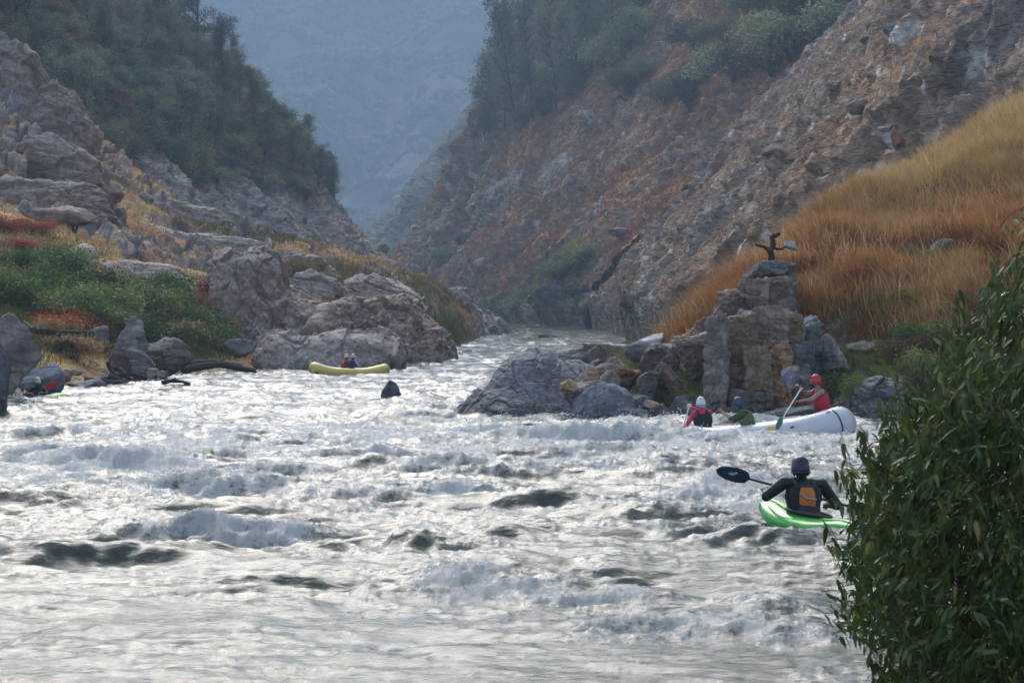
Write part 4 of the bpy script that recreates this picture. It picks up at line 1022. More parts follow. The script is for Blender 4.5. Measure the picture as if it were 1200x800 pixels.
# right hand trees
RT = [(556, 156, 'pine', 19, 30, -.38, 'leftmost leaning thin tree on the right ridge line', (100, 104, 78)), (566, 152, 'pine', 17, 20, -.16, 'thin tree beside the leftmost leaning one', (96, 104, 78)),
      (572, 150, 'shrub', 6, 8, 0, 'dark shrub at the foot of the leftmost leaning tree', None), (590, 146, 'pine', 26, 17, -.05, 'tall airy pine left of the dark forked trunk', None), (603, 138, 'pine', 30, 20, -.14, 'tallest forked pine on the right ridge', (104, 116, 92)),
      (612, 140, 'shrub', 6, 9, 0, 'olive shrub under the tallest forked pine', (96, 96, 62)), (622, 134, 'pine', 27, 17, .02, 'airy pine right of the tallest forked one', None), (634, 132, 'oak', 9, 10, 0, 'broad oak below the airy pines on the right ridge', (88, 92, 60)),
      (650, 124, 'pine', 24, 16, 0, 'dense pine at the middle of the right ridge grove', None), (640, 130, 'shrub', 5, 9, 0, 'low dark shrub under the ridge grove', None), (668, 106, 'pine', 24, 17, .05, 'pine on the right half of the ridge grove', None),
      (660, 112, 'oak', 9, 10, 0, 'dark oak on the right half of the ridge grove', None), (684, 94, 'oak', 10, 12, 0, 'rounded oak above the bright white boulder', (86, 96, 70)), (690, 88, 'pine', 22, 17, 0, 'pine behind the rounded oak over the white boulder', None),
      (706, 78, 'oak', 10, 12, 0, 'oak right of the one above the white boulder', None), (712, 66, 'pine', 20, 15, 0, 'rightmost tall pine of the ridge grove', None), (728, 54, 'oak', 9, 11, 0, 'oak at the right end of the ridge grove', None), (742, 40, 'oak', 9, 11, 0, 'highest oak at the right end of the ridge grove', None),
      (728, 108, 'shrub', 7, 9, 0, 'dark shrub below the right end of the grove', None), (748, 92, 'oak', 7, 10, 0, 'dense dark bush tree left of the double bush', None), (780, 118, 'shrub', 7, 8, 0, 'left one of the dark double bush on the right hillside', (68, 84, 56)), (802, 118, 'shrub', 8, 10, 0, 'right one of the dark double bush on the right hillside', (72, 90, 58)),
      (832, 92, 'oak', 9, 12, 0, 'broad dark oak on the right hillside above the double bush', None), (862, 88, 'oak', 9, 12, 0, 'oak right of the broad dark oak on the hillside', (92, 94, 76)), (850, 48, 'shrub', 6, 10, 0, 'upper bush between two hillside oaks', None),
      (905, 50, 'oak', 9, 12, 0, 'dark tree top right on the shaded hillside', None), (930, 66, 'oak', 9, 12, 0, 'dark tree left of the shaded gully', None), (955, 48, 'oak', 9, 12, 0, 'dark tree in the shaded gully', None), (985, 62, 'oak', 8, 11, 0, 'dark tree at the spur edge in the shaded gully', None),
      (1005, 30, 'oak', 9, 12, 0, 'dark tree high beside the light grey crest boulder', None), (1030, 26, 'shrub', 7, 10, 0, 'bush left of the light grey crest boulder', None), (880, 20, 'oak', 8, 11, 0, 'uppermost dark oak above the shaded hillside', None), (912, 22, 'oak', 9, 13, 0, 'dark oak under the top edge left of the gully head', (84, 94, 66)), (938, 30, 'oak', 9, 13, 0, 'dark oak at the gully head', (80, 90, 62)), (968, 24, 'oak', 9, 13, 0, 'dark oak right of the gully head', (84, 92, 68)), (996, 8, 'oak', 9, 13, 0, 'dark oak at the top edge beside the spur', (80, 88, 62)), (815, 55, 'oak', 8, 12, 0, 'oak above the double bush on the right hillside', (88, 98, 70)), (972, 78, 'shrub', 7, 11, 0, 'dark bush at the lower spur edge', (78, 84, 60)), (905, 84, 'shrub', 7, 11, 0, 'dark bush in the middle of the shaded hillside', (80, 86, 62)), (1022, 6, 'oak', 8, 12, 0, 'topmost dark oak by the spur skyline', (80, 90, 64)), (945, 92, 'shrub', 6, 9, 0, 'low dark bush in the lower gully', None)]
for (x, y, k, h, w, tl, la, ti) in RT:
    r = on_surf('canyon_hillside', x, y)
    if r is not None: plant(k, r[0] - np.array([0, 0, .3]), h, w * (1.0 if k != 'pine' else 1.0), la, 'tree' if k != 'shrub' else 'shrub', None, rs, k + '_tree' if k != 'shrub' else 'hillside_shrub', ti, tl)
p2, N2, _ = SURF['canyon_hillside']; a2, b2 = PX(p2)
ridge = np.interp(a2, [540, 600, 650, 700, 760, 900, 1060], [150, 135, 112, 72, 20, -30, -60])
ok = np.where((b2 < ridge - 4) & (b2 > -120) & (a2 > 550) & (a2 < 1060) & (p2[:, 1] < 660) & (N2[:, 1] < .5))[0]
for i in rs.choice(ok, 60, replace=False):
    k = rs.rand()
    plant('oak' if k < .6 else 'pine', p2[i], rs.uniform(6, 10) if k < .6 else rs.uniform(12, 18), rs.uniform(8, 12), 'grey-green tree in the grove behind the right ridge line', 'tree', 'grove behind the right ridge line', rs, 'oak_tree' if k < .6 else 'pine_tree')
# far shore shrubs
for (x, y, h, w, ti, la) in [(600, 366, 2, 6, (104, 122, 62), 'bright green bush at the far shore left of the grey rocks'), (582, 366, 2, 5, (92, 112, 58), 'small green bush nearest the far left headland'), (618, 350, 3, 6, (110, 126, 66), 'green bush above the far shore'), (655, 328, 4, 7, (112, 124, 64), 'yellow-green bush halfway up the far green strip'),
      (672, 314, 4, 8, (104, 120, 62), 'wide green bush on the far green strip'), (690, 300, 3, 7, (116, 126, 70), 'topmost bush of the far green strip'), (680, 350, 4, 7, (84, 88, 56), 'dark olive bush right of the large far-shore rock'), (704, 352, 4, 7, (112, 84, 60), 'brown dry bush on the far shore'), (692, 374, 2.5, 5, (84, 98, 54), 'green bush at the far waterline'), (512, 300, 3, 6, (100, 116, 66), 'green bush on the grey crag of the far hillside')]:
    r = on_surf('canyon_hillside', x, y)
    if r is not None: plant('shrub', r[0], h, w, la, 'shrub', None, rs, 'shore_shrub', ti)
# left bank thicket
def thicket(n, win, hs, ws, tints, label, cat, group, name, sf='left_bank', sep=9, cond=None):
    p, N, _ = SURF[sf]
    if sf not in _pc: a, b = PX(p); _pc[sf] = (a, b, p[:, 1])
    a, b, d = _pc[sf]
    m = np.zeros(len(a), bool)
    for (x0, y0, x1, y1) in win: m |= (a > x0) & (a < x1) & (b > y0) & (b < y1)
    m &= p[:, 2] > .4
    if sf == 'left_bank': m &= (p[:, 1] < 170)
    ok = np.where(m)[0]; got = []
    for _ in range(4000):
        if len(got) >= n: break
        i = rs.choice(ok)
        if all((a[i] - a[j]) ** 2 + (b[i] - b[j]) ** 2 * 3 > sep * sep for j in got): got.append(i)
    for i in got: plant('shrub', p[i], rs.uniform(*hs), rs.uniform(*ws), label, cat, group, rs, name, tints[rs.randint(len(tints))])
thicket(52, [(60, 345, 215, 398), (0, 320, 80, 372), (150, 378, 262, 408)], (1.2, 2.8), (1.8, 3.4), [(84, 108, 50), (112, 128, 66), (68, 92, 50), (132, 134, 76), (92, 118, 62)], 'leafy green shrub in the thicket on the left bank', 'shrub', 'green shrubs of the left thicket', 'green_shrub')
thicket(20, [(215, 350, 292, 392), (48, 378, 118, 404), (0, 270, 55, 296), (205, 380, 245, 402), (100, 386, 150, 400)], (1.2, 2.0), (1.5, 2.6), [(156, 70, 48), (168, 90, 56), (128, 66, 46), (120, 98, 58)], 'rust-red shrub among the greenery on the left bank', 'shrub', 'rust-red shrubs on the left bank', 'red_shrub')
thicket(9, [(225, 392, 285, 415), (40, 398, 90, 425)], (.8, 1.4), (1.4, 2.4), [(168, 122, 70), (150, 122, 76)], 'dry straw-coloured shrub near the left waterline', 'shrub', 'dry shrubs near the left waterline', 'dry_shrub')
thicket(14, [(350, 300, 480, 335), (240, 268, 330, 285)], (.9, 1.6), (1.6, 2.6), [(104, 106, 64), (120, 112, 70)], 'olive shrub on the crest of the left bank', 'shrub', 'olive shrubs on the left crest', 'olive_shrub', cond=None)
thicket(3, [(500, 375, 545, 400)], (.9, 1.4), (1.6, 2.4), [(104, 112, 60), (132, 66, 48)], 'shrub growing between the left bluff and far headland', 'shrub', 'shrubs between left bluff and headland', 'olive_shrub')
thicket(9, [(776, 428, 834, 486)], (.5, .9), (.7, 1.2), [(96, 104, 62), (112, 114, 70)], 'olive shrub in the rocks left of the tall cliff', 'shrub', 'olive shrubs left of the tall cliff', 'olive_shrub', 'grassy_slope')
thicket(22, [(968, 398, 1110, 470)], (.5, 1.2), (.6, 1.3), [(118, 132, 70), (100, 116, 62), (138, 140, 82), (112, 92, 62)], 'weedy green shrub at the foot of the golden grass slope', 'shrub', 'weedy shrubs below the golden grass', 'green_shrub', 'grassy_slope')
thicket(10, [(1055, 300, 1160, 375)], (.5, .8), (.6, 1.0), [(118, 122, 66), (108, 116, 60)], 'pale green weed bush in the middle of the golden slope', 'shrub', 'pale weed bushes in the golden slope', 'green_shrub', 'grassy_slope')
thicket(12, [(960, 330, 1060, 385), (1120, 340, 1200, 400), (790, 385, 832, 412)], (.4, .7), (.6, 1.1), [(132, 68, 46), (122, 74, 52)], 'dark rust-coloured dry bush in the golden slope', 'shrub', 'rusty dry bushes in the golden slope', 'dry_shrub', 'grassy_slope')

# ---- grasses (uncountable)
def blades(name, sf, n, hgt, wid, pal, seed, label, weight, lean=.3, hvar=None, tone=None):
    p, N, cov = SURF[sf]; rs = np.random.RandomState(seed); a, b = PX(p)
    w = weight(a, b, p, cov); w = np.clip(w, 0, None) * np.clip(.10 + .90 * sstep(-.45, .35, fbm(p / (3.0 * max(1, hgt)), 3, seed + 3)), 0, 1)
    # area weighting
    idx = rs.choice(len(p), n, p=w / w.sum())
    cl = perlin(p[idx] / np.array([1.1, 1.1, 1.1], np.float32) / max(1, hgt * 1.5), seed)
    keep = cl + rs.rand(n) * .8 > .0
    idx = idx[keep]; n = len(idx)
    B = p[idx] + rs.normal(size=(n, 3)) * np.array([.25, .25, 0]) * min(1, hgt)
    h = hgt * rs.uniform(.45, 1.2, n) * (1 + .35 * cl[keep])
    if hvar is not None: h = h * hvar(*PX(B), B)
    B[:, 2] -= .06
    az = rs.uniform(0, 6.283, n); side = np.stack([np.cos(az), np.sin(az), 0 * az], 1) * (wid * rs.uniform(.6, 1.4, n))[:, None] / 2
    ln = rs.normal(size=(n, 3)) * lean; ln[:, 2] = 1; ln[:, 0] -= .1
    m = B + ln * h[:, None] * .55; ln2 = ln * np.array([2.0, 2.0, 1]); t = B + ln2 * h[:, None] * np.array([1, 1, .95])
    V = np.stack([B - side, B + side, m + side * .7, m - side * .7, t], 1).reshape(-1, 3)
    o = np.arange(n)[:, None] * 5
    pal = np.array(pal); k = rs.rand(n) * .55 + .45 * (cl[keep] * .8 + .5); k = np.clip(k + (0 if tone is None else tone(*PX(B))), 0, .999) * (len(pal) - 1); i0 = k.astype(int); fr = (k - i0)[:, None]
    c = pal[i0] * (1 - fr) + pal[np.minimum(i0 + 1, len(pal) - 1)] * fr
    gx, gy = PX(B)
    c = c * rs.uniform(.8, 1.2, n)[:, None]
    me = mesh_np(name, V, o + np.array([[0, 1, 2, 3]]), o + np.array([[3, 2, 4]]), col=np.repeat(c, 5, axis=0))
    ob = put(name, me, M['grass']); tag(ob, label, 'grass', kind='stuff'); return ob
GP = [srgb(138, 90, 60), srgb(188, 128, 76), srgb(208, 156, 98), srgb(224, 194, 142)]
darkband = [(1100, 292, 90, 17, 6), (1010, 286, 60, 12, -10), (1000, 385, 70, 26), (1140, 400, 70, 26, 20), (920, 330, 40, 14, 30), (960, 300, 50, 10), (1175, 300, 40, 20)]
inframe = lambda a, b: (a > -60) & (a < 1290) & (b > -40) & (b < 830)
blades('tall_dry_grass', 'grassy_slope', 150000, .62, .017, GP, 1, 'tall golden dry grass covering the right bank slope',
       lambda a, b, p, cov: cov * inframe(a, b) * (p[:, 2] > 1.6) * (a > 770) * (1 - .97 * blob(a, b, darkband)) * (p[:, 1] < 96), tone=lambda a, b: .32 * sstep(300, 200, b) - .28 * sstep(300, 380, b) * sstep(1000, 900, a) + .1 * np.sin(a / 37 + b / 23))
blades('seed_stalks', 'grassy_slope', 9000, .95, .011, [srgb(176, 142, 100), srgb(222, 202, 162)], 12, 'thin pale seed stalks rising above the golden grass',
       lambda a, b, p, cov: cov * inframe(a, b) * (p[:, 2] > 1.6) * (a > 770) * (p[:, 1] < 96) * (1 - .9 * blob(a, b, darkband)), lean=.18)
blades('rusty_grass', 'grassy_slope', 60000, .34, .018, [srgb(110, 58, 40), srgb(140, 76, 50), srgb(166, 96, 60)], 2, 'short rust-brown dry growth in bands on the right bank slope',
       lambda a, b, p, cov: cov * inframe(a, b) * (.08 + blob(a, b, darkband + [(820, 385, 40, 20), (880, 330, 40, 20)])) * (a > 760))
blades('green_weeds', 'grassy_slope', 24000, .42, .022, [srgb(84, 98, 48), srgb(112, 124, 62), srgb(146, 146, 82)], 3, 'green weeds low on the right bank',
       lambda a, b, p, cov: inframe(a, b) * (p[:, 2] > .5) * np.clip(blob(a, b, [(1040, 430, 80, 40), (800, 455, 40, 40), (1105, 335, 60, 36), (1000, 400, 50, 30), (1140, 440, 60, 40), (765, 425, 30, 14), (950, 262, 70, 12, 30), (1040, 360, 30, 30), (1180, 330, 30, 40), (905, 345, 20, 20)]) , 0, 1))
blades('hillside_grass', 'left_bank', 80000, .36, .035, [srgb(126, 74, 48), srgb(168, 116, 64), srgb(196, 156, 98), srgb(122, 120, 70)], 4, 'patchy orange dry grass over the left hillside',
       lambda a, b, p, cov: cov * (a > -40) * (a < 560) * (b > 20) * (b < 430) * (p[:, 2] > 1.0) * (p[:, 1] < 262))
blades('bank_weeds', 'left_bank', 60000, .6, .045, [srgb(70, 88, 44), srgb(96, 110, 56), srgb(120, 122, 66), srgb(152, 134, 80)], 5, 'green and olive weeds on the left bank',
       lambda a, b, p, cov: (a > -40) * (b < 432) * (p[:, 2] > .6) * (blob(a, b, [(130, 375, 190, 40), (20, 320, 90, 34), (420, 328, 110, 13, -8), (250, 405, 50, 20), (300, 275, 90, 9, -6), (520, 385, 24, 16, -30)])) * (p[:, 1] < 262))
blades('far_slope_grass', 'canyon_hillside', 70000, 1.0, .12, [srgb(120, 70, 48), srgb(164, 106, 62), srgb(184, 138, 84)], 6, 'orange dry grass patches on the far right hillside',
       lambda a, b, p, cov: (cov ** 1.5) * (a > 430) * (a < 1000) * (b > -20) * (b < 390) * (p[:, 1] < 640))
blades('far_green_strip', 'canyon_hillside', 16000, .9, .13, [srgb(92, 112, 54), srgb(124, 134, 70), srgb(150, 150, 90)], 7, 'green growth in a strip above the far shore',
       lambda a, b, p, cov: blob(a, b, [(655, 308, 50, 14, 35), (600, 352, 60, 9, 15), (510, 300, 18, 7, 20), (700, 360, 50, 10)]) * (p[:, 1] < 640))
blades('slope_grass', 'canyon_slope', 26000, .5, .05, [srgb(120, 70, 48), srgb(160, 108, 66), srgb(180, 140, 90)], 8, 'thin dry grass between rocks on the near right slope',
       lambda a, b, p, cov: (cov ** 1.5) * (a > 690) * (a < 1220) * (b > -20) * (b < 390) * (p[:, 1] > 100))

# ---- forest on the distant mountain: thousands of crowns merging into one mass
p, N, cov = SURF['distant_mountain']; rs = np.random.RandomState(9); a, b = PX(p)
ok = np.where((a > 60) & (a < 760) & (b > -60) & (b < 320) & (cov > .05))[0]
pk = rs.choice(ok, 16000); v, f = ico(1); Vs = []; cs = []
sz = rs.uniform(2.6, 6, len(pk)); hh = sz * rs.uniform(.8, 1.6, len(pk))
Q = p[pk] + rs.normal(size=(len(pk), 3)) * np.array([2, 2, .5])
V = v[None] * np.stack([sz, sz, hh], 1)[:, None] * rs.uniform(.75, 1.25, (len(pk), len(v), 1)) + Q[:, None]
c = mixc(srgb(66, 76, 58), srgb(84, 92, 68), rs.rand(len(pk)))
me = mesh_np('mountain_forest', V.reshape(-1, 3), None, (f[None] + (np.arange(len(pk)) * len(v))[:, None, None]).reshape(-1, 3), col=np.repeat(c, len(v), axis=0))
o = put('mountain_forest', me, M['leaf']); tag(o, 'hazy blue forest covering the distant mountain', 'forest', kind='stuff')
# ================================================================ FOREGROUND WILLOW
def willow():
    rs = np.random.RandomState(77)
    ex = lambda y: np.interp(y, [225, 260, 300, 335, 380, 420, 470, 530, 600, 650, 700, 750, 800, 900], [1186, 1176, 1168, 1150, 1118, 1088, 1052, 1012, 992, 984, 992, 1004, 1024, 1050])
    root = empty('willow_bush', (1.75, 9.6, .75), 0, 'dense dark green willow bush with long narrow leaves filling the lower right foreground', 'bush')
    ro = np.array([1.75, 9.6, .75])
    stems = Geo(); ends = []
    for k in range(34):
        y = rs.uniform(255, 800); D = rs.uniform(9.0, 10.4); x = ex(y) + rs.uniform(14, 150)
        e = np.array(P(x, y, D)); s = np.array([rs.uniform(1.55, 2.3), rs.uniform(9.3, 10.1), .75])
        t = np.linspace(0, 1, 9)[:, None]; m = np.array([s[0] + (e[0] - s[0]) * .25, s[1], s[2] + (e[2] - s[2]) * .75])
        q = (1 - t) ** 2 * s + 2 * t * (1 - t) * m + t ** 2 * e + rs.normal(size=(9, 3)) * .008
        stems.tube(q - ro, np.linspace(.011, .003, 9), srgb(88, 84, 58), 5)
    o = put('stems', stems.mesh('stems'), M['bark'], root)
    tw = Geo(); LV = []; LF = []; LC = []; nv = 0
    cnt = 0
    c1, c2, c3 = srgb(40, 64, 30), srgb(100, 130, 62), srgb(160, 164, 100)
    leafrows = np.array([(-1e-3, 0), (.16, .40), (.42, .5), (.74, .30), (1, 0)])
    for k in range(4200):
        y = 232 + 690 * rs.rand() ** .85
        D = rs.uniform(8.75, 10.4); ins = 62 * ((D - 9.5) / .9) ** 2
        x = ex(y) + ins + 300 * rs.rand() ** 1.25 + rs.uniform(0, 8)
        if y < 330 and x > 1150 and rs.rand() < .78: continue
        if y < 430 and rs.rand() < .35: continue
        if x > 1420: continue
        if perlin(np.array([[x / 46, y / 60, D * 2.2]]), 5)[0] < -.34: continue
        tip = np.array(P(x, y, D))
        L = rs.uniform(.11, .22)
        d = np.array([-rs.uniform(.1, 1.0) if rs.rand() < .7 else rs.uniform(0, .7), rs.normal() * .5, rs.uniform(-.9, .7)]); d /= np.linalg.norm(d)
        base = tip - d * L + np.array([0, 0, .03])
        t = np.linspace(0, 1, 5)[:, None]; pts = base * (1 - t) + tip * t; pts[:, 2] += (.05 * (t * (1 - t)) * 2 - .03 * t * t)[:, 0]
        tw.tube(pts - ro, np.linspace(.0022, .001, 5), srgb(96, 92, 54), 3)
        nl = rs.randint(6, 11); kk = rs.rand() * .6
        for j in range(nl):
            s = (j + .5) / nl; b0 = pts[0] * (1 - s) + pts[-1] * s
            out = np.cross(d, rs.normal(size=3)); out /= np.linalg.norm(out)
            ld = d * .75 + out * .8 + np.array([0, 0, -.85]); ld /= np.linalg.norm(ld)
            w = np.cross(ld, rs.normal(size=3) * .6 + np.array([0, -.6, .8])); w /= np.linalg.norm(w)
            up = np.cross(w, ld); ll = rs.uniform(.034, .066); lw = ll * rs.uniform(.25, .36)
            curl = rs.uniform(.08, .3)
            V = []
            for (a, h) in leafrows:
                cpt = b0 + ld * a * ll - np.array([0, 0, 1.0]) * curl * a * a * ll
                if h == 0: V.append(cpt)
                else: V += [cpt - w * h * lw + up * h * lw * .3, cpt, cpt + w * h * lw + up * h * lw * .3]
            # 0 | 1 2 3 | 4 5 6 | 7 8 9 | 10
            LV.append(V); LF += [(nv + 1, nv + 2, nv + 5, nv + 4), (nv + 2, nv + 3, nv + 6, nv + 5), (nv + 4, nv + 5, nv + 8, nv + 7), (nv + 5, nv + 6, nv + 9, nv + 8)]
            LF3.extend([(nv, nv + 2, nv + 1), (nv, nv + 3, nv + 2), (nv + 7, nv + 8, nv + 10), (nv + 8, nv + 9, nv + 10)])
            q = np.clip(kk + rs.rand() * .5, 0, 1); c = c1 * (1 - q) + c2 * q
            if rs.rand() < .06: c = c3
            if rs.rand() < .006: c = srgb(160, 146, 76)
            LC.append(np.tile(c, (11, 1))); nv += 11
    put('twigs', tw.mesh('twigs'), M['bark'], root)
    me = mesh_np('foliage', np.array(LV).reshape(-1, 3) - ro, LF, LF3, col=np.concatenate(LC), smooth=True)
    put('foliage', me, M['willow'], root)
LF3 = []
willow()

# ================================================================ SNAG, DRIFTWOOD
def wood(name, paths, label, cat, cols=srgb(74, 66, 62), group=None, seg=9, seed=0):
    rs = np.random.RandomState(seed); g = Geo()
    for (pts, r0, r1) in paths:
        pts = np.array(pts, float); n = max(8, len(pts) * 4)
        q = catmull(pts, np.linspace(0, len(pts) - 1, n)); q += rs.normal(size=q.shape) * r0 * .12
        V, f4, f3 = tube(q, np.linspace(r0, r1, n) * rs.uniform(.85, 1.15, n), seg)
        g.add(V, f4, f3, mixc(cols, cols * 1.5, np.clip(perlin(V * np.array([3, 3, 9]) + seed, 3) * .8 + .4, 0, 1)))
    c = np.concatenate(g.V).mean(0); g.V = [v - c for v in g.V]
    o = put(name, g.mesh(name), M['bark'], loc=tuple(c)); return tag(o, label, cat, group)
d = 73.9
wood('dead_snag', [([P(903, 318, d), P(904, 303, d), P(902, 292, d - .1)], .11, .085), ([P(903, 295, d), P(896, 290, d), P(886, 287, d - .3)], .08, .03),
                   ([P(903, 294, d), P(906, 286, d), P(905, 278, d + .1), P(914, 274, d + .2)], .09, .05), ([P(905, 290, d), P(914, 292, d), P(922, 289, d)], .05, .02)],
     'blackened dead snag with a bent arm on top of the cliff', 'dead tree', srgb(62, 46, 42), seed=1)
wood('driftwood_log', [([P(22, 386, 106), P(60, 389, 107), P(108, 391, 108.5)], .15, .12)], 'long black log lying above the left boulders', 'log', srgb(52, 46, 46), seed=2)
wood('driftwood_log', [([P(28, 376, 106), P(38, 384, 106)], .05, .03), ([P(44, 386, 106), P(47, 370, 106.2)], .05, .02)], 'short upright stub at the near end of the black log', 'stick', srgb(150, 140, 128), seed=3)
wood('driftwood_pile', [([P(126, 424, 104), P(131, 436, 104), P(142, 446, 104)], .09, .05), ([P(120, 446, 104), P(150, 438, 103.6), P(172, 444, 104)], .12, .08), ([P(140, 432, 104), P(152, 444, 103.5), P(170, 449, 103.5)], .1, .06),
                        ([P(128, 440, 103.4), P(148, 448, 103.2), P(178, 447, 103)], .13, .06), ([P(134, 430, 104.4), P(148, 436, 104.2), P(166, 438, 104)], .08, .05), ([P(150, 436, 103), P(154, 424, 103.2)], .05, .02)],
     'dark tangle of driftwood at the foot of the pointed boulder pile', 'driftwood', srgb(58, 52, 52), seed=4)
wood('driftwood_log', [([P(98, 446, 100), P(125, 447, 100), P(152, 449, 99.5)], .14, .07)], 'dark log half afloat left of the driftwood tangle', 'log', srgb(66, 64, 66), seed=5)
wood('driftwood_log', [([P(190, 449, 99), P(205, 446, 99.4), P(222, 450, 99)], .10, .05), ([P(200, 447, 99), P(206, 442, 99)], .05, .02)], 'small black branch at the waterline right of the pile', 'log', srgb(54, 50, 52), seed=6)
wood('driftwood_log', [([P(214, 434, 119), P(250, 428, 120), P(300, 434, 121)], .20, .12)], 'thick dark log stranded left of the grey rock shelf', 'log', srgb(70, 62, 60), seed=7)
wood('driftwood_log', [([P(216, 426, 120), P(245, 423, 121), P(284, 428, 121.5)], .12, .07), ([P(255, 424, 121), P(270, 418, 121)], .07, .03)], 'weathered brown log lying behind the thick dark one', 'log', srgb(104, 92, 84), seed=8)
wood('driftwood_log', [([P(534, 418, 176), P(545, 417, 176.5), P(553, 412, 177)], .10, .06)], 'stick caught at the point of the left bluff', 'stick', srgb(70, 62, 60), seed=9)

# ================================================================ PEOPLE AND BOATS
def col_mat(name, rgb, **k): return paint(name, tuple(srgb(*rgb)), **k)
MAT = {}
def mm(key, rgb, **k):
    if key not in MAT: MAT[key] = col_mat(key, rgb, **k)
    return MAT[key]

def frames(pts, side):
    pts = np.asarray(pts, float); T = np.gradient(pts, axis=0); T /= np.linalg.norm(T, axis=1, keepdims=True) + 1e-9
    A = np.asarray(side, float) - T * (T @ np.asarray(side, float))[:, None]; A /= np.linalg.norm(A, axis=1, keepdims=True)
    return T, A, np.cross(T, A)

def ring_loft(g, pts, rx, ry, side=(1, 0, 0), seg=20, col=(.5, .5, .5), power=2.0, cap=True):
    pts = np.asarray(pts, float); T, A, B = frames(pts, side); th = np.linspace(0, 2 * np.pi, seg, endpoint=False)
    c, s = np.cos(th), np.sin(th); c = np.sign(c) * np.abs(c) ** (2 / power); s = np.sign(s) * np.abs(s) ** (2 / power)
    R = pts[:, None] + c[None, :, None] * A[:, None] * np.asarray(rx)[:, None, None] + s[None, :, None] * B[:, None] * np.asarray(ry)[:, None, None]
    n = len(pts); V = np.concatenate([R.reshape(-1, 3), pts[:1], pts[-1:]]); i = np.arange(seg); k = (i + 1) % seg
    f4 = np.concatenate([np.stack([q * seg + i, q * seg + k, (q + 1) * seg + k, (q + 1) * seg + i], 1) for q in range(n - 1)])
    f3 = np.concatenate([np.stack([0 * i + n * seg, k, i], 1), np.stack([0 * i + n * seg + 1, (n - 1) * seg + i, (n - 1) * seg + k], 1)])
    g.add(V, f4, f3 if cap else None, col); return g

def cap_tube(g, a, b, ra, rb, seg=14):
    """tapered limb with rounded ends"""
    a, b = np.asarray(a, float), np.asarray(b, float); d = b - a; L = np.linalg.norm(d) + 1e-9; d = d / L
    al = np.linspace(0, np.pi / 2, 5)
    pts = [a - d * ra * math.cos(x) for x in al] + [b + d * rb * math.sin(x) for x in al]
    r = [max(ra * math.sin(x), 1e-4) for x in al] + [max(rb * math.cos(x), 1e-4) for x in al]
    side = (0, 0, 1) if abs(d[2]) < .8 else (1, 0, 0)
    return ring_loft(g, pts, r, r, side, seg)

def hand(g, seg_list, wrist, direction, palm_n, s=1.0, curl=1.0, thumb=1):
    w = np.asarray(wrist, float); d = np.asarray(direction, float); d /= np.linalg.norm(d)
    n = np.asarray(palm_n, float); n = n - d * (n @ d); n /= np.linalg.norm(n); sd = np.cross(d, n) * thumb
    pe = w + d * .08 * s
    for k in (-1, 0, 1): cap_tube(g, w + sd * k * .016 * s, pe + sd * k * .024 * s, .016 * s, .015 * s, 8)
    for k, L in enumerate((.070, .080, .075, .060)):
        b = pe + sd * (.030 - .020 * k) * s; q = b; dd = d.copy()
        for j, fr in enumerate((.42, .32, .26)):
            a = curl * (.55, .9, .7)[j]; dd = dd * math.cos(a) + n * math.sin(a); dd /= np.linalg.norm(dd)
            n2 = q + dd * L * fr * s; cap_tube(g, q, n2, (.0095 - .001 * j) * s, (.0088 - .001 * j) * s, 7); q = n2
            nn = n - dd * (n @ dd)
    b = w + d * .02 * s + sd * .026 * s; m1 = b + (sd * .75 + d * .55 + n * .25) * .036 * s; m2 = m1 + (d * .7 + n * .6) * .03 * s
    cap_tube(g, b, m1, .012 * s, .010 * s, 7); cap_tube(g, m1, m2, .010 * s, .008 * s, 7)

